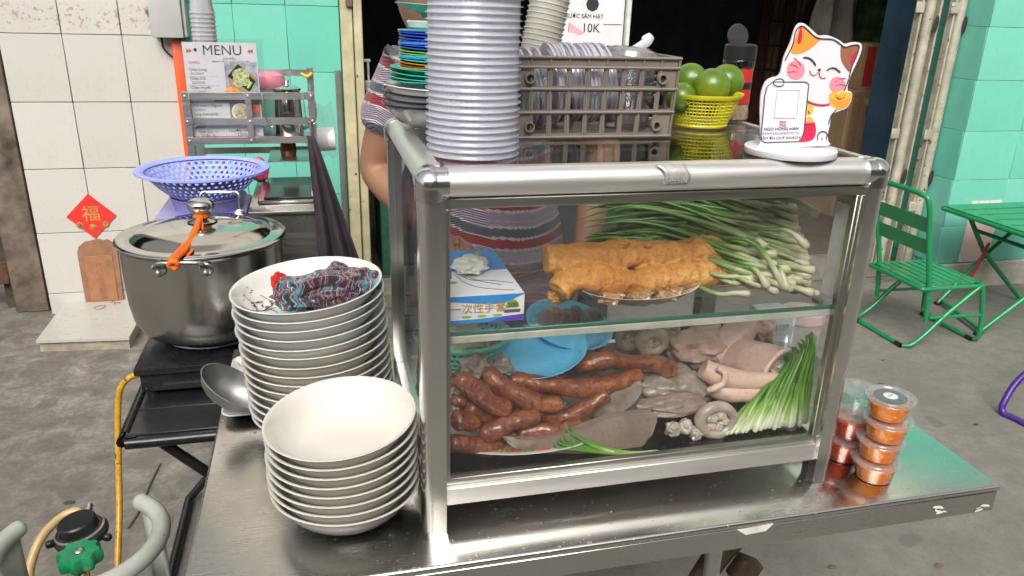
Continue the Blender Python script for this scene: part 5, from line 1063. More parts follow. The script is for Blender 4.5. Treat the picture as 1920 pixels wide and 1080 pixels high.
# ---- outside: sauce cups at the right
SCUP = sheer('sauce_cup_plastic', (.985, .985, .985), .04, 1., .035)
LIDP = sheer('sauce_lid_plastic', (.97, .97, .98), .05, 1., .10, (.88, .90, .93), .20)
SAUCE = mat('chili_sauce', (.95, .30, .025), .25, var=.15, sc=60, dark=(.82, .16, .012), Coat_Weight=.3)
def sauce(c, label, k, lid_print=False, M=None):
    t = thing('sauce_cup', label, 'sauce cup', tuple(c), 'stacked chili sauce cups')
    MB().lathe([(0, .0005), (.0285, .0005), (.030, .002), (.0345, .029), (.037, .031), (.037, .0325), (.0335, .0315), (.0292, .003), (0, .0018)], 36, c).build('cup', SCUP, t)
    MB().lathe([(0, .0009), (.0287, .0009), (.0325, .0245), (.031, .026), (0, .0262)], 32, c).build('sauce', SAUCE, t)
    MB().lathe([(0, .0345), (.030, .0345), (.0315, .0325), (.033, .0335), (.0395, .0335), (.0405, .032), (.0418, .0335), (.0412, .0378), (.0385, .0387), (.0335, .038), (.0312, .0355), (0, .0356)], 40, c).build('lid', LIDP, t)
    for j in range(7):
        a = j*.9+k; MB().tube([Vector(c)+Vector((.0245*math.cos(a), .0245*math.sin(a), .006+.002*j)), Vector(c)+Vector((.0305*math.cos(a+.5), .0305*math.sin(a+.5), .01+.0015*j)), Vector(c)+Vector((.0245*math.cos(a+1), .0245*math.sin(a+1), .015))], .0016, 6, n=4).build('shredded_carrot', mat('carrot', (.80, .26, .04), .4, var=.2), t)
    if lid_print:
        MB().lathe([(0, 0), (.0262, 0), (.0262, .0003), (0, .0003)], 32, Vector(c)+Vector((0, 0, .0359))).build('dark_insert', mat('lid_dark', (.13, .15, .17), .3), t); MB().lathe([(0, 0), (.0115, 0), (.0115, .0004), (0, .0004)], 24, Vector(c)+Vector((0, 0, .0364))).build('round_sticker', WHITEP, t)
        for a in range(3): MB().box(Vector(c)+Vector((-.004+.004*a, .001*a, .0371)), (.0022, .005, .0003)).build('sticker_mark', mat('grey_ink', (.3, .32, .3), .5), t)
b0 = on_z(1637, 893, T)
for k in range(4): sauce(Vector((b0.x+(-.001, .002, .0045, .003)[k], b0.y+.004*(k % 2), T+.0006+.0395*k)), ('bottom chili sauce cup of the stack on the table', 'second chili sauce cup from the bottom', 'third chili sauce cup from the bottom', 'top chili sauce cup with round white lid sticker')[k], k, k == 3)
jb2 = on_z(1588, 865, T)
for k in range(3):
    c = Vector((jb2.x+.004*k, jb2.y+.015, T+.0006+.047*k)); t = thing('sauce_tub', ('bottom red sauce tub beside the right post', 'middle red sauce tub beside the right post', 'top empty clear tub beside the right post')[k], 'tub', tuple(c), 'red sauce tubs by the post')
    MB().lathe([(0, .0005), (.026, .0005), (.028, .003), (.033, .036), (.036, .038), (.036, .041), (.0315, .040), (.027, .004), (0, .002)], 36, c).build('tub_body', SCUP, t)
    MB().lathe([(0, .0405), (.029, .0405), (.0345, .0415), (.037, .0415), (.037, .0455), (0, .0462)], 36, c).build('lid', LIDP, t)
    if k < 2: MB().lathe([(0, .001), (.0258, .001), (.0315, .033), (0, .034)], 32, c).build('red_sauce', mat('dark_chili_oil', (.62, .07, .015), .15, var=.3, sc=50, Coat_Weight=.4), t)
fb = lump(S(1478, 905, .10)+Vector((0, 0, 0)), (.05, .02, .016), 141, .5).build('film_bag', sheer('crumpled_film', (.9, .9, .9), .12, 1, .15, (.75, .7, .7), .12)); solo(fb, 'crumpled clear plastic bag under the right end of the case', 'bag')
fb.location.z = T+.002
# ================================================================== LEFT: STOVE, POT, CART, GAS
BT = .57
BLK = mat('black_enamel', (.012, .012, .013), .28, var=.3, sc=20, spot=((.30, .30, .28), 160, .74)); BLKT = mat('black_folding_top', (.014, .014, .015), .32, var=.3, sc=9, spot=((.12, .12, .11), 120, .75))
ft = thing('folding_table', 'black plastic folding table carrying the gas stove', 'table', (-.31, .92, 0))
fx0, fx1, fy0, fy1 = -.575, -.02, .645, 1.24
TB = MB()
for k in range(5):
    y0 = fy0+.01+(fy1-fy0-.02)/5*k; MB().span((fx0+.012, y0+.002, BT-.012), (fx1, y0+(fy1-fy0-.02)/5-.002, BT), .002).build('slat', BLKT, ft)
rim_ = smooth_path(rrect((fx0+fx1)/2, (fy0+fy1)/2, (fx1-fx0)/2, (fy1-fy0)/2, .045, BT-.014), 2, True); MB().tube(rim_, .0135, 10, closed=True).build('rim_tube', BLK, ft)
for y in (fy0+.05, fy1-.05):
    MB().tube([(fx0+.05, y, BT-.028), (fx0+.30, y, .28), (fx1-.0, y, .012)], .0125, 10).build('leg', BLK, ft); MB().tube([(fx1-.03, y+.027, BT-.028), (fx0+.25, y+.027, .30), (fx0-.0, y+.027, .012)] if y > 1 else [(fx1-.03, y+.027, BT-.028), (fx0+.27, y+.027, .26), (fx0+.20, y+.027, .20)], .0125, 10).build('leg', BLK, ft)
MB().tube([(fx1, fy0+.05, .014), (fx1, fy1-.05, .014)], .0125, 10).build('foot_bar', BLK, ft); MB().tube([(fx0, fy0+.077, .014), (fx0, fy1-.023, .014)], .0125, 10).build('foot_bar', BLK, ft)
sv = thing('gas_stove', 'black spattered tabletop gas stove under the pot', 'stove', (-.40, 1.0, BT)); sx0, sx1, sy0, sy1, szt = -.575, -.20, .822, 1.2, BT+.078
MB().span((sx0+.01, sy0+.008, BT+.014), (sx1, sy1, BT+.060), .004, 2).build('stove_body', BLK, sv); MB().span((sx0, sy0, BT+.0605), (sx1+.006, sy1+.006, szt), .003, 2).build('stove_top', BLK, sv)
MB().span((sx0+.06, sy0+.006, BT+.030), (sx1-.06, sy0+.0075, BT+.036)).build('front_groove', steel('groove_steel', (.2, .2, .2), .3), sv)
for x in (sx0+.03, sx1-.03):
    for y in (sy0+.03, sy1-.03): MB().lathe([(0, 0), (.014, 0), (.012, .015), (0, .015)], 12, (x, y, BT+.0002)).build('foot', BLACKP, sv)
PCX, PCY = -.418, 1.025
MB().tube([(PCX+.12*math.cos(a/36*6.2832), PCY+.12*math.sin(a/36*6.2832), szt+.006) for a in range(36)], .0035, 6, closed=True).build('burner_ring', steel('dark_ring', (.35, .34, .32), .35), sv)
for k in range(5): a = k*1.2566+.3; MB().box((PCX+.085*math.cos(a), PCY+.085*math.sin(a), szt+.009), (.07, .006, .016), Matrix.Rotation(a, 3, 'Z'), .001).build('pan_support', BLACKP, sv)
# stock pot
POT = steel('pot_steel', (.52, .50, .475), .2, (14, 14, 1.2), 7, .03, .12); LIDS = steel('lid_steel', (.60, .585, .56), .085, (1, 1, 1), 5, .02, .10)
pot = thing('stock_pot', 'large stainless stock pot on the gas stove', 'pot', (PCX, PCY, szt+.018)); pz = szt+.0175; PR, PH = .1935, .24
MB().lathe([(0, 0), (.125, 0), (.15, .006), (.169, .022), (.182, .05), (.1885, .09), (.191, .15), (PR-.002, PH-.006), (PR+.004, PH-.003), (PR+.005, PH), (PR+.002, PH+.002), (PR-.004, PH-.002), (PR-.006, PH-.01), (.180, .05), (.12, .006), (0, .006)], 72, (PCX, PCY, pz)).build('pot_body', POT, pot, sharp=30)
lz = pz+PH+.0025
lid = thing('pot_lid', 'shiny domed stainless lid with knob on the stock pot', 'lid', (PCX, PCY, lz))
MB().lathe([(PR-.012, -.006), (PR-.008, 0), (PR+.003, 0), (PR+.0075, .002), (PR+.0085, .005), (PR+.006, .008), (PR-.004, .0085), (PR-.022, .0075), (PR-.030, .010), (PR-.040, .018), (.12, .030), (.07, .0365), (.03, .0385), (0, .039)], 72, (PCX, PCY, lz)).build('lid_dome', LIDS, lid, sharp=50)
kc = (PCX+.004, PCY, lz+.039); MB().lathe([(0, 0), (.034, 0), (.036, .002), (.033, .005), (.02, .008), (.0165, .014), (.0165, .020), (.024, .026), (.0315, .034), (.033, .043), (.029, .052), (.018, .0575), (0, .059)], 40, kc).build('knob', LIDS, lid, sharp=50)
def pot_handle(a0, w_, zc, out, drop=0):
    d = Vector((math.cos(a0), math.sin(a0), 0)); s_ = Vector((-d.y, d.x, 0)); c = Vector((PCX, PCY, zc))+d*(PR-.004)
    h_ = MB().tube([c-s_*w_-d*.004+Vector((0, 0, -.022)), c-s_*w_+d*out*.4+Vector((0, 0, -.018)), c-s_*w_*.95+d*out+Vector((0, 0, -.004+drop)), c-s_*w_*.5+d*(out+.006)+Vector((0, 0, drop)), c+s_*w_*.5+d*(out+.006)+Vector((0, 0, drop)), c+s_*w_*.95+d*out+Vector((0, 0, -.004+drop)), c+s_*w_+d*out*.4+Vector((0, 0, -.018)), c+s_*w_-d*.004+Vector((0, 0, -.022))], .0046, 10, n=5).build('handle', steel('handle_steel', (.55, .54, .52), .14), pot)
    for k in (-1, 1):
        p = c+s_*w_*k+Vector((0, 0, -.024)); MB().sphere(p+d*.002, .017, 16, 10, (.28, 1, 1) if abs(d.x) > .7 else (1, .28, 1)).build('bracket', MATS['handle_steel'], h_); MB().sphere(p+d*.0065-Vector((0, 0, .005)), .0055, 10, 8).build('rivet', mat('rivet_white', (.6, .6, .58), .3, .6), h_)
pot_handle(R(-97), .052, pz+PH+.004, .020); pot_handle(R(83), .052, pz+PH+.030, .020, .035)
# orange ribbon from knob to handle
OR = mat('orange_ribbon', (.80, .16, .015), .75, var=.12, sc=40, bump=.2, bsc=220)
rbn = thing('orange_ribbon', 'orange cloth ribbon tying the lid knob to the pot handle', 'ribbon', tuple(Vector(kc)+Vector((0, -.05, 0))))
kc = Vector(kc); hp = at(330, 492, PCY-.222)
MB().lathe([(.0175, .013), (.0205, .012), (.021, .017), (.0195, .0225), (.0175, .022)], 24, kc).jitter(.001, 90).build('knob_wrap', OR, rbn); lump(kc+Vector((-.002, -.021, .017)), (.009, .007, .007), 3, .5).build('knot', OR, rbn)
def strip(P, ws, nm, up=(0, -.5, 1), seed=0):
    Q = smooth_path(P, 8); n_ = len(Q); W = lerp_list(ws, n_); m = MB(); L_ = []
    for i in range(n_):
        d = (Q[min(i+1, n_-1)]-Q[max(i-1, 0)]).normalized(); s_ = d.cross(Vector(up)).normalized(); u_ = s_.cross(d)
        for k in range(5): t = k/4-.5; L_.append(Q[i]+s_*W[i]*t*2+u_*(.004*math.cos(t*6+seed)*W[i]/.012))
    m.add(L_, [(i*5+k, i*5+k+1, (i+1)*5+k+1, (i+1)*5+k) for i in range(n_-1) for k in range(4)]); return m.build(nm, OR, rbn, solid=.0012)
strip([kc+Vector((-.003, -.024, .016)), at(362, 440, PCY-.10), at(340, 468, PCY-.17), at(326, 482, PCY-.215), at(321, 492, PCY-.232)], [.006, .010, .013, .012, .006], 'ribbon_tail'); strip([kc+Vector((.0, -.022, .014)), at(375, 445, PCY-.09), at(356, 470, PCY-.16), at(345, 487, PCY-.20)], [.004, .008, .009, .004], 'ribbon_tail', seed=2)
MB().tube([at(317, 497, PCY-.236), at(322, 491, PCY-.240), at(331, 492, PCY-.240), at(333, 499, PCY-.236), at(326, 503, PCY-.234)], .0062, 10, n=4, closed=True).jitter(.001, 90).build('handle_loop', OR, rbn)
# ---- steel cart with lid box, colander, purple tub
cart = thing('steel_cart', 'brushed stainless cart body behind the stock pot', 'cart', (-.38, 1.64, 0)); CSTEEL = steel('cart_steel', (.50, .48, .455), .3, (1, 1, 12), 8, .05, .15)
MB().span((-.335, 1.425, .06), (-.104, 1.90, .852), .004).build('cart_body', CSTEEL, cart); MB().span((-.341, 1.415, .8525), (-.098, 1.906, .866), .003, 2).build('cart_top', CSTEEL, cart)
for x in (-.30, -.14):
    for y in (1.47, 1.86): MB().lathe([(0, 0), (.03, 0), (.03, .03), (0, .06)], 14, (x, y, 0)).build('caster', BLACKP, cart)
MB().span((-.318, 1.50, .8665), (-.128, 1.84, .878), .004).build('hatch_frame', steel('hatch_steel', (.60, .59, .56), .22), cart); MB().span((-.30, 1.52, .8785), (-.146, 1.82, .884), .003).build('hatch_lid', steel('dark_hatch', (.22, .22, .22), .16), cart); MB().tube([(-.15, 1.60, .885), (-.15, 1.60, .905), (-.15, 1.68, .905), (-.15, 1.68, .885)], .004, 8).build('hatch_handle', STEELE, cart)
# purple tub
ptub = thing('purple_tub', 'pale purple plastic tub under the blue colander', 'tub', (-.46, 1.52, .866)); PUR = mat('lilac_plastic', (.30, .28, .58), .35, var=.05)
MB().lathe([(0, .8668), (.10, .8668), (.108, .898), (.112, .90), (.108, .903), (.1, .87), (0, .87)], 40, (-.46, 1.51, 0)).build('tub_body', PUR, ptub)
stl = thing('purple_stool', 'purple plastic stool behind the pot carrying the tub and colander', 'stool', (-.47, 1.53, 0))
MB().span((-.60, 1.40, .845), (-.345, 1.66, .866), .008, 2).build('seat', PUR, stl)
for x in (-.49, -.375):
    for y in (1.42, 1.64): MB().span((x-.014, y-.014, 0), (x+.014, y+.014, .8445), .003).build('leg', PUR, stl)
cl_ = thing('colander', 'periwinkle blue round plastic colander behind the pot', 'colander', (-.464, 1.495, .905)); COL = mat('periwinkle_plastic', (.30, .36, .84), .32, var=.04, Subsurface_Weight=.1, Subsurface_Radius=(.01, .01, .02)); cc_ = Vector((-.464, 1.495, 0))
MB().lathe([(0, .9045), (.085, .9045), (.088, .9075), (.085, .910), (0, .9085)], 48, cc_).build('base', COL, cl_); holed(cl_, cc_, .086, .166, .906, .979, 48, 6, COL, 'holed_wall', .0022, .52, .62)
MB().lathe([(.164, .977), (.172, .979), (.186, .984), (.1895, .9845), (.190, .982), (.1925, .983), (.192, .9885), (.187, .990), (.176, .988), (.166, .983)], 64, cc_).build('rim', COL, cl_)
# ---- slatted rack on the cart, menu, jug, boxes
RK = steel('rack_steel', (.62, .61, .575), .35, (1, 1, 14), 9, .06, .15)
rk = thing('utensil_rack', 'riveted flat-bar steel rack on the cart holding the menu', 'rack', (-.34, 1.87, .866)); RY = 1.86
def bar(a, b, w_=.024, th=.003, nm='bar'):
    a, b = Vector(a), Vector(b); d = b-a; o = MB(); horizontal = abs(d.x) > abs(d.z) and abs(d.x) > abs(d.y); along_y = abs(d.y) > max(abs(d.x), abs(d.z))
    s_ = (abs(d.x), th, w_) if horizontal else ((th, abs(d.y), w_) if along_y else (w_, th, abs(d.z)))
    return MB().box((a+b)/2, s_, None, .0006).build(nm, RK, rk)
for z_ in (1.158, 1.073, 1.008): bar((-.555, RY, z_), (-.132, RY, z_))
for x in (-.548, -.138): bar((x, RY+.004, .8665), (x, RY+.004, 1.172), nm='upright'); bar((x, 2.10, .5), (x, 2.10, 1.235), nm='upright')
bar((-.347, RY-.0035, .998), (-.347, RY-.0035, 1.165), .02, nm='upright'); bar((-.552, 2.104, 1.215), (-.134, 2.104, 1.215)); bar((-.552, 2.104, .93), (-.134, 2.104, .93))
for z_ in (1.158, 1.073, 1.008):
    for x in (-.548, -.347, -.138): MB().sphere((x, RY-.006 if x == -.347 else RY-.003, z_), .0045, 8, 6).build('rivet', mat('rivet_white', (.6, .6, .58), .3, .6), rk)
for x in (-.545, -.141): bar((x, RY+.01, .995), (x, 2.10, .995)); bar((x, RY+.01, 1.15), (x, 2.10, 1.15))
MB().span((-.545, RY+.008, .9955), (-.141, 2.095, .999)).build('rack_shelf', RK, rk); MB().span((-.30, RY+.008, .928), (-.141, 2.095, .932)).build('lower_shelf', RK, rk)
for x0, x1 in ((-.535, -.535), (-.30, -.285), (-.165, -.145)):
    MB().tube([(x0, RY-.006, 1.165), (x0+.002, RY-.012, 1.14), (x0+.006, RY-.012, 1.085), (x1+.008, RY-.012, 1.055 if x0 < -.2 else 1.065), (x1+.018, RY-.012, 1.07)], .0018, 6, n=5).build('wire_hook', steel('hook_wire', (.55, .54, .5), .25), rk)
mn = thing('menu_card', 'white printed menu sheet standing in the steel rack', 'menu', (-.43, 1.885, 1.0))
my = 1.882; mx0, mx1, mz0, mz1 = -.542, -.308, 1.0095, 1.330
MB().span((mx0, my, mz0), (mx1, my+.002, mz1)).build('sheet', WHITEP, mn); MB().span((mx0-.02, my-.0016, mz0-.004), (mx1+.02, my-.001, mz1+.012)).build('plastic_sleeve', sheer('menu_sleeve', (.97, .97, .97), .08, .8, .05), mn)
def mm(fx, fz, d=.0005): return Vector((mx0+(mx1-mx0)*fx, my-d, mz1-(mz1-mz0)*fz))
DG = mat('menu_charcoal', (.07, .07, .08), .5); MR = mat('menu_red', (.62, .08, .05), .5)
def mt(s_, fx, fz, size, m=None, al='LEFT', b=.0):
    text(s_, size, m or DG, mn, frame(mm(fx, fz), (1, 0, 0), (0, 0, 1)), align=al, bold=min(b, .00012))
mt('• MENU', .47, .125, .046, al='CENTER', b=.0002); mt('SỮA ĐẬU', .62, .17, .0095, al='CENTER', b=.0003); mt('BÀNH : 7K/LY NHỎ 10K/LY LỚN', .64, .2, .0085, al='CENTER', b=.0002); mt('CHÁO', .06, .215, .0125, MR, b=.0002)
for k, (a_, b_) in enumerate((('Cháo Lòng', '25.000đ'), ('Cháo Dồi', '25.000đ'), ('Cháo Huyết', '12.000đ'), ('Cháo Không', ''))):
    mt(a_, .06, .285+.092*k, .0125, b=.0003)
    if b_: mt(b_, .075, .328+.092*k, .0125, mat('menu_grey', (.25, .25, .26), .5)); MB().box(mm(.25, .345+.092*k), (.10, .0003, .0005)).build('rule', MATS['menu_grey'], mn)
mt('Dồi thêm/100gram', .06, .655, .0120, b=.0003); mt('25.000đ', .06, .70, .0115, MATS['menu_grey']); mt('Lòng thêm/phần', .06, .745, .0120, b=.0003); mt('20.000đ', .06, .79, .0115, MATS['menu_grey']); mt('5.000đ', .06, .88, .0115, MATS['menu_grey'])
mt('Khăn lạnh : 1k', .10, .932, .0105, b=.0003); mt('Trà Đá : 1k', .12, .968, .0105, b=.0003); mt('NƯỚC NGỌT C', .74, .925, .0145, al='CENTER', b=.0003); mt('LOẠI:12K', .76, .966, .0140, al='CENTER', b=.0003)
MB().span((mx0, my-.0009, mz0), (mx1, my-.0003, mz0+.010)).build('red_footer', MR, mn)
for fx in (.045, .955):
    sgn = 1 if fx < .5 else -1
    for j in range(2): MB().prism([mm(fx+sgn*(.0+.035*j), .06), mm(fx+sgn*(.045+.035*j), .085), mm(fx+sgn*(.0+.035*j), .11), mm(fx+sgn*(.012+.035*j), .085)], (0, -.0004, 0)).build('red_arrow', MR, mn)
def photo(fx0, fz0, fx1, fz1, m, nm='food_photo'): a, b = mm(fx0, fz1), mm(fx1, fz0); return MB().span((a.x, a.y-.0003, a.z), (b.x, b.y, b.z)).build(nm, m, mn)
photo(.54, .195, .985, .515, mat('photo_marble', (.45, .50, .58), .5, var=.35, sc=30)); MB().prism([mm(.57, .33, .0009), mm(.73, .205, .0009), mm(.97, .36, .0009), mm(.84, .50, .0009), mm(.6, .49, .0009)], (0, -.0002, 0)).build('photo_board', mat('photo_wood', (.42, .27, .14), .5), mn)
MB().prism([mm(.57, .34, .0012), mm(.73, .215, .0012), mm(.955, .39, .0012), mm(.86, .5, .0012)], (0, -.0002, 0)).build('photo_dish', mat('photo_black', (.03, .03, .03), .4), mn); lump(mm(.75, .355, .0016), (.030, .0012, .030), 3, .5).build('photo_food', mat('photo_greens', (.42, .45, .22), .5, var=.6, sc=120, dark=(.10, .13, .05)), mn)
MB().tube([mm(.84, .46, .002), mm(.90, .40, .002)], .005, 6).build('photo_leaf', mat('photo_leafgreen', (.35, .55, .12), .5), mn)
lump(mm(.62, .505, .0014), (.026, .0012, .016), 6, .4).build('photo_food', mat('photo_orange', (.70, .30, .08), .5, var=.3, sc=120), mn); photo(.36, .53, .985, .60, mat('photo_grey', (.35, .33, .3), .5, var=.4, sc=40)); photo(.56, .61, .985, .81, mat('photo_slate', (.22, .27, .30), .5, var=.3, sc=30))
MB().lathe([(0, 0), (.028, 0), (.030, .0006), (0, .0008)], 24, mm(.71, .71, .0009), M=Matrix.Rotation(R(90), 3, 'X')).build('photo_bowl', WHITEP, mn); MB().lathe([(0, 0), (.023, 0), (.0, .0008)], 24, mm(.71, .71, .0018), M=Matrix.Rotation(R(90), 3, 'X')).build('photo_soup', mat('photo_soup', (.50, .42, .24), .5, var=.5, sc=110), mn)
MB().lathe([(0, 0), (.016, 0), (.0, .0008)], 20, mm(.92, .69, .0013), M=Matrix.Rotation(R(90), 3, 'X')).build('photo_plate', mat('photo_red', (.6, .14, .08), .5, var=.3, sc=100), mn)
# stack of clear cups beside the menu top
for k in range(18):
    p = at(385, 74, 2.02); M_ = MB().lathe([(0, 0), (.030, 0), (.040, .075), (.0425, .077), (.0425, .080), (.039, .079), (.029, .003), (0, .002)], 32).mesh('drink_cup') if k == 0 else M_
    place('drink_cup', M_, sheer('frosted_cup', (.96, .96, .97), .1, 1, .08, (.90, .90, .93), .45), (p.x, p.y, 1.252+k*.0145), (R(180), 0, 0), f'{ordinal(k+1)} upturned clear drink cup from the bottom, above the menu', 'cup', 'upturned clear cups above the menu')
cupbox = MB().span((-.54, 1.93, 1.0), (-.33, 2.09, 1.172), .004).build('cup_box', mat('pale_box', (.6, .6, .58), .5)); solo(cupbox, 'pale box behind the menu that carries the clear cups', 'box')
for o in [x for x in bpy.data.objects if x.name.startswith('drink_cup')]: o.location.x = at(383, 60, 2.01).x; o.location.y = 2.01
# jug, pink-lidded tub, small pots
jug = thing('steel_jug', 'tall stainless jug with lid standing in the rack', 'jug', (-.205, 1.99, .999)); jx = at(541, 210, 1.97).x
MB().lathe([(0, 0), (.048, 0), (.05, .004), (.047, .10), (.044, .16), (.046, .166), (.043, .168), (0, .166)], 40, (jx, 1.97, .9995)).build('jug_body', steel('jug_steel', (.6, .59, .57), .1, (8, 8, 1)), jug); MB().lathe([(.048, .1685), (.0475, .174), (.03, .181), (.008, .184), (.006, .19), (.010, .197), (.009, .201), (0, .202)], 36, (jx, 1.97, .9995)).build('jug_lid', LIDS, jug)
MB().tube([(jx+.045, 1.97, 1.15), (jx+.085, 1.965, 1.145), (jx+.088, 1.965, 1.06), (jx+.047, 1.97, 1.03)], .007, 8, n=6).build('jug_handle', mat('blue_jug_handle', (.01, .12, .2), .4), jug)
pk_ = thing('pink_tub', 'clear tub with pink lid beside the menu', 'tub', (-.27, 2.05, .999)); px_ = at(505, 150, 2.05).x
MB().lathe([(0, 0), (.04, 0), (.052, .17), (.052, .175), (0, .175)], 32, (px_, 2.05, .9995)).build('tub_body', sheer('pale_tub', (.8, .85, .82), .1, 1, .08, (.6, .68, .64), .5), pk_); MB().lathe([(.0545, .165), (.057, .172), (.057, .196), (.05, .212), (.03, .22), (0, .222)], 32, (px_, 2.05, .9995)).build('pink_lid', mat('pink_plastic', (.70, .24, .32), .35), pk_)
for i, (u, v, c, nm, lb) in enumerate(((410, 296, (.5, .5, .48), 'tin_can', 'dull tin standing behind the colander rim'), (452, 294, (.14, .02, .05), 'dark_pouch', 'dark maroon pouch behind the colander rim'), (482, 292, (.55, .05, .14), 'pink_packet', 'crimson packet behind the colander rim'))):
    p = at(u, v, 1.80); o = (MB().lathe([(0, .8668), (.028, .8668), (.028, p.z), (.0, p.z+.004)], 20, (p.x, 1.80, 0)) if i == 0 else lump((p.x, 1.80, (.8668+p.z)/2), (.034, .02, (p.z-.8668)/2*.85), i+5, .3)).build(nm, mat('m_'+nm, c, .4, .7 if i == 0 else 0, var=.2)); solo(o, lb, 'packet' if i else 'tin')
jp = thing('spice_jar', 'amber jar on the lower shelf of the rack', 'jar', (-.23, 1.97, .932)); MB().lathe([(0, 0), (.026, 0), (.03, .02), (.027, .05), (.02, .058), (0, .058)], 24, (at(541, 285, 1.97).x, 1.97, .9325)).build('jar_body', mat('amber_jar', (.36, .16, .02), .25, var=.5, sc=50), jp)
tis = thing('tissue_roll', 'white roll in a clear bag hanging at the right of the rack', 'tissue roll', (-.08, 1.98, .95)); tp_ = at(607, 262, 1.97); MB().tube([tp_+Vector((-.03, 0, 0)), tp_+Vector((.04, 0, .004))], .043, 24).build('roll', WHITEP, tis)
MB().grid(lambda a, b: tp_+Vector((-.055+.11*a+.02*b*(a-.5)-.03*b, -.047+.02*math.sin(a*9), -.055+.19*b+.01*math.sin(a*14))), 16, 12).jitter(.004, 40).build('bag_film', sheer('thin_bag', (.93, .94, .94), .12, 1, .1, (.8, .8, .8), .12), tis)
MB().tube([tp_+Vector((-.02, -.03, .12)), tp_+Vector((-.045, -.06, .17)), (-.14, RY-.004, 1.165)], .0025, 6).build('bag_handle', WHITEP, tis)
yt = MB().tube([at(572, 140, 2.095)+Vector((-.015, -.01, .004)), at(577, 143, 2.09)+Vector((0, -.008, 0)), at(580, 140, 2.09)+Vector((.01, -.01, .008))], .006, 8, n=4).build('yellow_tie', mat('yellow_tie', (.75, .5, .03), .5)); solo(yt, 'yellow tie knotted on the rear rack upright', 'tie')
# dark apron hanging from the rack
def apron(a, b):
    u_ = 578+ (612-578)*b*.55 + a*(14+62*b); v_ = 262+b*235; p = at(u_, v_, 1.395+.012*math.sin(a*13+b*4)*b); return p
ap = MB().grid(lambda a, b: at(576+(14+66*b)*a+24*b*(1-.0*a), 255+b*250, 1.36-.06*0+.02*math.sin(a*15+b*2)*b), 26, 22).build('hanging_apron', mat('aubergine_cloth', (.045, .032, .045), .85, var=.25, sc=20, bump=.3, bsc=200), None, solid=.003); solo(ap, 'dark aubergine apron hanging beside the steel cart', 'apron')
MB().tube([at(577, 256, 1.36), (-.14, 1.6, 1.05), (-.14, RY-.012, 1.07)], .004, 6, n=4).build('apron_string', MATS['aubergine_cloth'], ap)
# ---- gas cylinder with collar, valve, regulator, hose
GC = mat('grey_cylinder_paint', (.40, .42, .38), .4, var=.12, sc=12, bump=.1, spot=((.10, .07, .05), 60, .71))
gx, gy = -.555, .255
gc = thing('gas_cylinder', 'grey-green gas cylinder with collar at the bottom left', 'gas cylinder', (gx, gy, 0))
MB().lathe([(0, .02), (.10, .02), (.14, .05), (.15, .09), (.15, .34), (.142, .385), (.11, .42), (.05, .44), (.03, .445), (0, .445)], 48, (gx, gy, 0)).build('tank', GC, gc); MB().lathe([(.105, 0), (.112, 0), (.112, .05), (.105, .05)], 40, (gx, gy, 0)).build('foot_ring', GC, gc)
cr_ = .128
for a0, a1 in ((-75, 52), (152, 262)):
    n_ = 20; pts = [(gx+cr_*math.cos(R(a0+(a1-a0)*i/n_)), gy+cr_*math.sin(R(a0+(a1-a0)*i/n_)), .597) for i in range(n_+1)]
    MB().tube(pts, .0155, 12).build('collar_grip', GC, gc); m = MB()
    for i in range(n_):
        p, q_ = Vector(pts[i]), Vector(pts[i+1])
        if a0 > 0 or i > 11: m.add([(p.x, p.y, .40), (q_.x, q_.y, .40), q_, p], [(0, 1, 2, 3)])
    m.build('collar_plate', GC, gc, solid=.004); 
    for i in (0, n_): MB().sphere(pts[i], .0155, 12, 8).build('grip_end', GC, gc)
lbp = Vector((gx+.1315*math.cos(R(212)), gy+.1315*math.sin(R(212)), .54)); 
lf = frame((gx-.088, gy-.100, .545), (.72, -.70, 0), (0, 0, 1)); MB().box(lf @ Vector((0, 0, .004)), (.042, .002, .06), lf.to_3x3() @ Matrix.Rotation(R(90), 3, 'X') @ Matrix.Rotation(R(-90), 3, 'X') if False else Matrix.Rotation(math.atan2(-.70, .72), 3, 'Z')).build('paper_label', WHITEP, gc)
vz = .50
MB().lathe([(0, .44), (.016, .44), (.016, .50), (.012, .505), (.012, .525), (0, .525)], 18, (gx-.005, gy-.01, 0)).build('valve_stem', mat('brass', (.45, .30, .10), .35, .9), gc)
vc = on_z(150, 1044, .545); whl = MB(); nn = 48; rg0, rg1 = [], []
for i in range(nn): a = 2*math.pi*i/nn; r_ = .0345+.0038*math.cos(8*a); rg0.append(vc+Vector((r_*.93*math.cos(a), r_*.93*math.sin(a), -.012))); rg1.append(vc+Vector((r_*math.cos(a), r_*math.sin(a), -.004)))
loft([rg0, rg1, [p+Vector((0, 0, .009)) for p in rg1], [vc+(p-vc)*.86+Vector((0, 0, .017)) for p in rg1], [vc+(p-vc)*.45+Vector((0, 0, .014)) for p in rg1]]).build('valve_wheel', mat('green_valve', (.01, .22, .09), .35, var=.12, sc=30), gc)
MB().sphere(vc+Vector((0, 0, .013)), .009, 12, 8, (1, 1, .5)).build('wheel_nut', steel('nut_steel', (.5, .48, .45), .3), gc); MB().tube([vc+Vector((0, 0, -.012)), (gx-.005, gy-.01, .50)], .012, 12).build('valve_neck', MATS['brass'], gc)
rgc = on_z(152, 1000, .52); rgu = thing('gas_regulator', 'round black gas regulator behind the green valve wheel', 'regulator', tuple(rgc))
rM = Matrix.Rotation(R(-8), 3, 'Y')
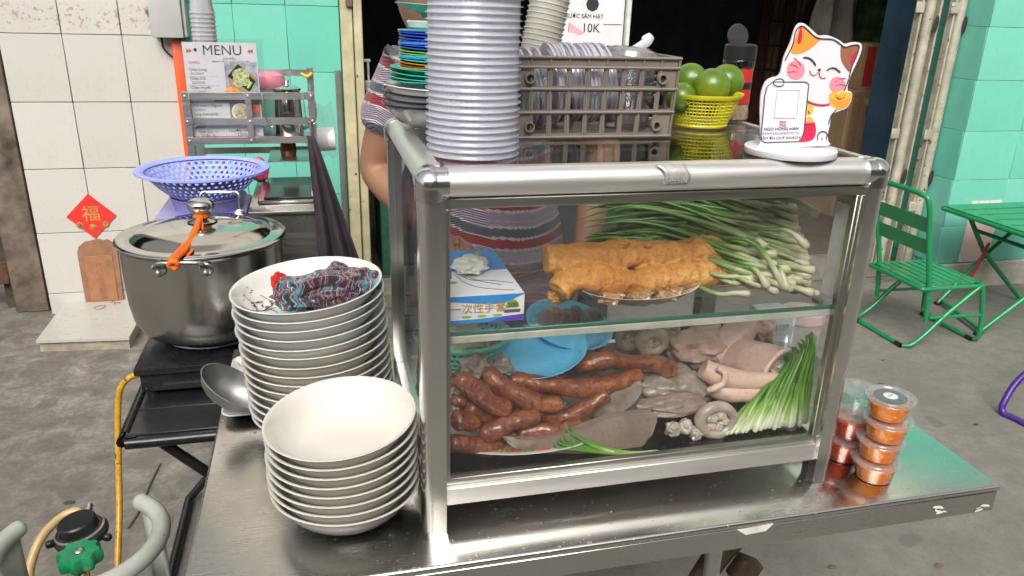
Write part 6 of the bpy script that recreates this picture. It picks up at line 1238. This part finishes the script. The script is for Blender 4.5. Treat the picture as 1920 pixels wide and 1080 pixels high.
MB().lathe([(0, -.02), (.03, -.02), (.045, -.01), (.0475, -.004), (.0475, .002), (.043, .006), (.040, .010), (.035, .012), (.0335, .028), (.031, .031), (0, .0315)], 40, rgc, M=rM).build('regulator_body', BLACKP, rgu, sharp=30); MB().lathe([(.0415, .0075), (.0435, .0068), (.0435, .0095), (.0405, .0112)], 40, rgc, M=rM).build('steel_ring', steel('reg_ring', (.45, .45, .44), .35), rgu)
for a in (200, 340, 90): MB().box(rgc+Vector((.051*math.cos(R(a)), .051*math.sin(R(a)), -.003)), (.016, .012, .014), Matrix.Rotation(R(a), 3, 'Z'), .003).build('lug', BLACKP, rgu)
HY = mat('yellow_hose', (.55, .30, .02), .3, var=.2, sc=60, spot=((.10, .06, .02), 45, .62)); HP = mat('pale_hose', (.52, .36, .16), .3, var=.15, sc=40)
MB().tube([rgc+Vector((0, .045, .008)), rgc+Vector((-.002, .07, .012))], .0085, 10).build('hose_nozzle', STEELE, rgu)
h1 = MB().tube([at(150, 962, rgc.y+.065), at(140, 958, rgc.y+.07), at(112, 972, rgc.y+.06), at(80, 1005, rgc.y+.03), at(60, 1050, rgc.y), at(55, 1100, rgc.y-.03), at(70, 1180, rgc.y-.04)], .0085, 10, n=6).build('gas_hose', HP); solo(h1, 'pale yellow hose looping off the black regulator', 'hose')
h2 = MB().tube([(sx0+.012, .85, BT+.055), at(243, 708, .85), at(226, 728, .845), at(221, 770, .83), at(222, 850, .80), at(224, 950, .74), at(221, 1050, .66), at(220, 1120, .6)], .0075, 10, n=6).build('stove_hose', HY); solo(h2, 'yellow and black gas hose hanging from the stove', 'hose')
thw = MB().tube([on_z(300, 870, .002), on_z(280, 910, .004), on_z(262, 955, .004), on_z(240, 990, .003)], .004, 6, n=5).build('loose_string', mat('olive_cord', (.10, .12, .05), .6)); solo(thw, 'thin olive cord lying on the ground behind the cylinder', 'cord')
# ================================================================== RIGHT: CHAIR, TABLE, PURPLE CHAIR
GP = mat('green_enamel', (.012, .25, .085), .32, var=.10, sc=10, Coat_Weight=.3, Coat_Roughness=.15, spot=((.07, .06, .03), 46, .70))
ch = thing('green_chair', 'low green metal slatted folding chair right of the case', 'chair', (2.66, 2.0, 0))
yn, yf = 1.80, 2.14; sz_ = .305
bt_ = at(1752, 366, yn)            # top of the near back upright
tr_ = .0125
ux, uz = 2.615, .12
def up(x, z, y): return Vector((x, y, z))
MB().tube([up(2.60, .13, yn), up(2.575, .30, yn), up(2.52, .52, yn), up(2.475, .70, yn), up(2.462, .735, yn+.035), up(2.462, .74, (yn+yf)/2), up(2.462, .735, yf-.035), up(2.475, .70, yf), up(2.52, .52, yf), up(2.575, .30, yf), up(2.60, .13, yf)], tr_, 10, n=4).build('back_frame', GP, ch)
for z0, z1, xa, xb in ((.565, .635, 2.505, 2.488), (.46, .53, 2.532, 2.515)): MB().prism([(xa, yn, z0), (xa, yf, z0), (xb, yf, z1), (xb, yn, z1)], (.003, 0, 0)).build('back_slat', GP, ch)
sx_0, sx_1 = 2.53, 2.875
for k in range(7):
    x0 = sx_0+.012+(sx_1-sx_0-.03)/7*k; MB().span((x0, yn+.006, sz_+.002), (x0+.037, yf-.006, sz_+.007), .002).build('seat_slat', GP, ch)
MB().tube(smooth_path(rrect((sx_0+sx_1)/2, (yn+yf)/2, (sx_1-sx_0)/2, (yf-yn)/2+.012, .03, sz_-.006), 2, True), .0105, 8, closed=True).build('seat_frame', GP, ch)
for y in (yn-.014, yf+.014):
    MB().tube([up(2.85, sz_-.01, y), up(2.70, .17, y), up(2.60, .07, y), up(2.53, .02, y), up(2.495, .0135, y+(.03 if y < 2 else -.03))], .0115, 10, n=4).build('leg', GP, ch); MB().tube([up(2.862, sz_-.01, y), up(2.90, .15, y), up(2.915, .035, y), up(2.90, .0135, y+(.03 if y < 2 else -.03))], .0115, 10, n=4).build('leg', GP, ch)
    MB().tube([up(2.60, .155, y), up(2.90, .15, y)], .0085, 8).build('side_bar', GP, ch)
MB().tube([up(2.495, .0135, yn), up(2.495, .0135, yf)], .0115, 10).build('foot_rail', GP, ch); MB().tube([up(2.90, .0135, yn), up(2.90, .0135, yf)], .0115, 10).build('foot_rail', GP, ch)
for x in (2.495, 2.90):
    for y in (yn+.02, yf-.02): MB().tube([up(x, .0128, y-.02), up(x, .0128, y+.02)], .0126, 10).build('rubber_sleeve', BLACKP, ch)
gt = thing('green_table', 'green metal folding table at the right edge of the picture', 'table', (3.3, 2.0, 0)); GZ = .55
a_, b_ = on_z(1782, 388, GZ), on_z(1905, 380, GZ)
tb_ = rrect(3.40, 2.03, .36, .28, .05, GZ-.012); loft([tb_, [p+Vector((0, 0, .012)) for p in tb_]]).build('table_top', GP, gt); MB().tube(smooth_path([p+Vector((0, 0, -.006)) for p in tb_], 2, True), .011, 8, closed=True).build('edge_tube', GP, gt)
for k in range(5): MB().span((3.07, 1.80+.1*k, GZ+.0005), (3.73, 1.806+.1*k, GZ+.0015)).build('pressed_line', mat('dark_green_line', (.008, .16, .055), .4), gt)
for y in (1.83, 2.23):
    l1 = MB().tube([(3.13, y, GZ-.02), (3.30, y, .30), (3.62, y, .02)], .0125, 10).build('leg', GP, gt); l2 = MB().tube([(3.62, y+.026, GZ-.02), (3.36, y+.026, .30), (2.98 if y < 2 else 3.1, y+.026, .015)], .0125, 10).build('leg', GP, gt)
    MB().tube([(3.0 if y < 2 else 3.12, y+.026, .022), (2.97 if y < 2 else 3.09, y+.026, .008)], .0145, 10).build('rubber_foot', BLACKP, gt)
MB().tube([(3.0, 1.858, .12-.09), (3.12, 2.256, .03)], .0115, 8).build('foot_bar', GP, gt); MB().tube([(3.2, 1.83, .43), (3.2, 2.23, .43)], .0105, 8).build('cross_bar', GP, gt)
red = MB().tube([at(1855, 455, 2.2), at(1832, 500, 2.2), at(1820, 520, 2.2)], .008, 8).build('red_hook', mat('red_rod', (.5, .02, .03), .4)); solo(red, 'thin red rod hanging under the green table', 'rod'); 
pcx = thing('purple_chair', 'purple tubular chair leg cut by the right edge', 'chair', (2.6, 1.1, 0)); PP = mat('purple_enamel', (.065, .02, .24), .3, var=.1)
q0 = on_z(1882, 775, .014); MB().tube([q0+Vector((.32, -.05, .40)), q0+Vector((.10, .03, .16)), q0+Vector((.012, .02, .045)), q0, q0+Vector((.012, -.06, 0)), q0+Vector((.05, -.33, 0))], .013, 10, n=6).build('leg', PP, pcx); MB().tube([q0+Vector((.32, -.05, .40)), q0+Vector((.33, -.4, .40)), q0+Vector((.10, -.42, .16)), q0+Vector((.05, -.35, .0))], .013, 10, n=5).build('leg', PP, pcx)
MB().span(q0+Vector((.3, -.42, .40)), q0+Vector((.66, -.03, .415)), .01, 2).build('seat', PP, pcx)
# litter and stains on the ground
STN = mat('dark_stain', (.07, .06, .05), .8)
random.seed(3)
for k, (u, v, s_) in enumerate(((130, 942, .022), (1560, 1062, .016), (1652, 720, .022), (1655, 675, .012), (1830, 796, .014), (1760, 1060, .02), (1560, 990, .012))):
    p = on_z(u, v, .006 if k else .002); o = lump((p.x, p.y, p.z), (s_*.7, s_*.4, .0022), k+50, .8).build('ground_scrap', STN if k % 2 == 0 else mat('dry_leaf', (.16, .11, .07), .8)); solo(o, f'{ordinal(k+1)} flat dark scrap on the ground counted from the left', 'litter', 'scraps on the ground')

# ================================================================== THE VENDOR
def skin_mesh(name, verts, edges, radii, root, sub=2):
    me = bpy.data.meshes.new(name); me.from_pydata([tuple(v) for v in verts], edges, []); o = bpy.data.objects.new(name, me); col.objects.link(o)
    k = o.modifiers.new('skin', 'SKIN'); k.use_smooth_shade = True; k.branch_smoothing = .6
    sv_ = me.skin_vertices[0].data
    for i, r_ in enumerate(radii): sv_[i].radius = r_ if isinstance(r_, tuple) else (r_, r_); sv_[i].use_root = (i == root)
    s = o.modifiers.new('sub', 'SUBSURF'); s.levels = s.render_levels = sub
    dg = bpy.context.evaluated_depsgraph_get(); dg.update(); out = bpy.data.meshes.new_from_object(o.evaluated_get(dg)); bpy.data.objects.remove(o)
    for p in out.polygons: p.use_smooth = True
    return out
SKIN = mat('skin', (.30, .155, .092), .5, var=.08, sc=14, bump=.08, bsc=160, Subsurface_Weight=.15, Subsurface_Radius=(.02, .008, .004))
vd = thing('person', 'food vendor in a striped knit shirt standing behind the case', 'person', (.30, .90, 0))
V, E_, RD = [], [], []
def add(p, r_, parent=None): V.append(Vector(p)-Vector((.30, .90, 0))); RD.append(r_); i = len(V)-1; (E_.append((parent, i)) if parent is not None else None); return i
pel = add((.33, .92, .86), (.165, .12)); sp1 = add((.315, .915, .98), (.14, .11), pel); sp2_ = add((.285, .905, 1.12), (.15, .115), sp1); chs = add((.24, .895, 1.26), (.145, .105), sp2_); nb_ = add((.20, .885, 1.375), .066, chs); nk = add((.17, .865, 1.405), .06, nb_)
hd1 = add((.15, .84, 1.445), (.080, .088), nk); hd2 = add((.145, .84, 1.53), (.092, .105), hd1); hd3 = add((.143, .855, 1.605), (.072, .082), hd2)
for sgn, hx in ((-1, .245), (1, .415)):
    h1_ = add((hx, .92, .80), .095, pel); k1 = add((hx+.01*sgn, .905, .46), .062, h1_); a1_ = add((hx+.01*sgn, .92, .09), .042, k1); add((hx+.02*sgn, .82, .035), .036, a1_)
def arm(sh, el, wr, hand):
    s_ = add(sh, .066, chs); u_ = add(Vector(sh).lerp(Vector(el), .5), .057, s_); e_ = add(el, .051, u_); f_ = add(Vector(el).lerp(Vector(wr), .4), .048, e_); w_ = add(wr, .030, f_)
    d = (Vector(hand)-Vector(wr)).normalized(); p = add(Vector(wr)+d*.045, (.030, .018), w_); side = d.cross(Vector((0, 0, 1))).normalized()
    for j, (off, L_) in enumerate(((-.024, .062), (-.008, .072), (.008, .068), (.024, .052))):
        b1 = add(Vector(wr)+d*.085+side*off, .0095, p); b2 = add(Vector(wr)+d*(.085+L_*.5)+side*off*1.05+Vector((0, 0, -.006)), .0085, b1); add(Vector(wr)+d*(.085+L_*.9)+side*off+Vector((0, 0, -.022)), .0075, b2)
    t1 = add(Vector(wr)+d*.04-side*.040, .010, p); add(Vector(wr)+d*.075-side*.052+Vector((0, 0, -.012)), .0085, t1)
arm((.075, .90, 1.315), (.012, .93, 1.085), (.125, .735, .975), (.19, .66, .94)); arm((.41, .90, 1.30), (.60, .915, 1.13), (.49, .735, .91), (.44, .67, .87))
bme = skin_mesh('body', V, E_, RD, 0); body = link_mesh('body', bme, SKIN, vd)
# knit shirt
def knit():
    g = G('striped_knit'); geo = g.new('ShaderNodeNewGeometry'); sep = g.new('ShaderNodeSeparateXYZ'); g.link(g.coord('Object'), sep.inputs[0])
    n = g.new('ShaderNodeTexNoise'); n.inputs['Scale'].default_value = 7; n.inputs['Detail'].default_value = 2; g.link(g.coord(), n.inputs[0])
    x2 = g.math('MULTIPLY', g.math('MULTIPLY', sep.outputs[0], sep.outputs[0]), .55)        # the knit rows sag in the middle
    zz = g.math('ADD', sep.outputs[2], g.math('MULTIPLY', n.outputs['Fac'], .03)); zz = g.math('SUBTRACT', zz, x2)
    sc_ = g.new('ShaderNodeTexWave'); sc_.inputs['Scale'].default_value = 55; sc_.bands_direction = 'DIAGONAL'; g.link(g.coord(), sc_.inputs[0])
    f = g.math('FRACT', g.math('ADD', g.math('MULTIPLY', zz, 1/.094), g.math('MULTIPLY', sc_.outputs['Fac'], .03)))
    WH, RE, SL, LV = (.62, .58, .55), (.36, .010, .03), (.07, .095, .14), (.36, .27, .38)
    c = g.ramp(f, [(0, RE), (.25, WH), (.31, SL), (.53, WH), (.59, LV), (.70, (.46, .39, .46)), (.73, LV), (.93, WH)], 'CONSTANT'); k = g.noise(300, 2, .6); c = g.mix(g.ramp(k, [(.3, .45), (.6, 0.)]), c, g.mix(.55, c, (.05, .04, .05)))
    g.col(c); g.set(Roughness=.95, Sheen_Weight=.3)
    w2 = g.new('ShaderNodeTexWave'); w2.inputs['Scale'].default_value = 120; w2.bands_direction = 'DIAGONAL'; g.link(g.coord(), w2.inputs[0]); g.bump(g.math('ADD', g.math('ADD', k, w2.outputs['Fac']), g.ramp(f, [(0, 0.), (.25, 1.), (.31, 0.), (.53, 1.), (.59, 0.), (.93, 1.)], 'CONSTANT')), .8, .004); return g.m
V, E_, RD = [], [], []
pel = add((.33, .92, .80), (.205, .15)); s1 = add((.318, .91, .94), (.195, .145), pel); s2 = add((.288, .90, 1.10), (.19, .145), s1); s3 = add((.24, .892, 1.25), (.172, .128), s2); s4 = add((.205, .887, 1.35), (.098, .085), s3)
for sh, el in (((.075, .90, 1.312), (.015, .93, 1.09)), ((.412, .90, 1.298), (.59, .915, 1.14))):
    a = add(sh, .088, s3); b = add(Vector(sh).lerp(Vector(el), .35), .083, a); add(Vector(sh).lerp(Vector(el), .66), .078, b)
shm = skin_mesh('shirt', V, E_, RD, 0); shirt = link_mesh('shirt', shm, knit(), vd)
V, E_, RD = [], [], []
pel = add((.31, .90, .80), (.165, .125))
for sgn, hx in ((-1, .225), (1, .395)):
    h = add((hx, .90, .72), .105, pel); k1 = add((hx, .89, .45), .082, h); add((hx, .90, .10), .075, k1)
tro = link_mesh('trousers', skin_mesh('trousers', V, E_, RD, 0, 1), mat('dark_trousers', (.03, .03, .04), .9), vd)
hm = MB().sphere((.153, .863, 1.57), .1, 32, 20, (.98, 1.1, 1.12), .12, 25, 3)
hm.v = [v if not (v.y < .83 and v.z < 1.60) else Vector((v.x, .83+(v.y-.83)*.2, v.z)) for v in hm.v]; hm.sphere((.165, .965, 1.565), .05, 18, 12, (1, .9, 1)); hm.build('hair', mat('black_hair', (.012, .010, .009), .45, var=.3, sc=60), vd)
for dx in (-.03, .03):
    MB().sphere((.153+dx, .758, 1.54), .010, 14, 8, (1.35, .6, .42)).build('eye', mat('eye_white', (.55, .52, .48), .3), vd); MB().sphere((.153+dx, .7535, 1.5385), .0042, 10, 6).build('pupil', BLACKP, vd)
    MB().sphere((.153+dx, .757, 1.5455), .0125, 14, 8, (1.35, .7, .42)).build('eyelid', SKIN, vd); MB().tube([(.153+dx*1.6, .765, 1.560), (.153+dx, .755, 1.566), (.153+dx*.45, .755, 1.562)], [.0018, .0028, .002], 6, n=4).build('eyebrow', MATS['black_hair'], vd)
for dx in (-.089, .089): MB().sphere((.153+dx, .855, 1.53), .022, 14, 10, (.45, .8, 1.3)).build('ear', SKIN, vd)
MB().sphere((.153, .745, 1.51), .014, 12, 8, (.8, 1, 1.4)).build('nose', SKIN, vd); MB().tube([(.13, .758, 1.477), (.153, .752, 1.474), (.176, .758, 1.477)], .0055, 8, n=4).build('mouth', mat('lips', (.32, .09, .08), .4), vd)
for o in bpy.data.objects:
    if '_o' in o: del o['_o']
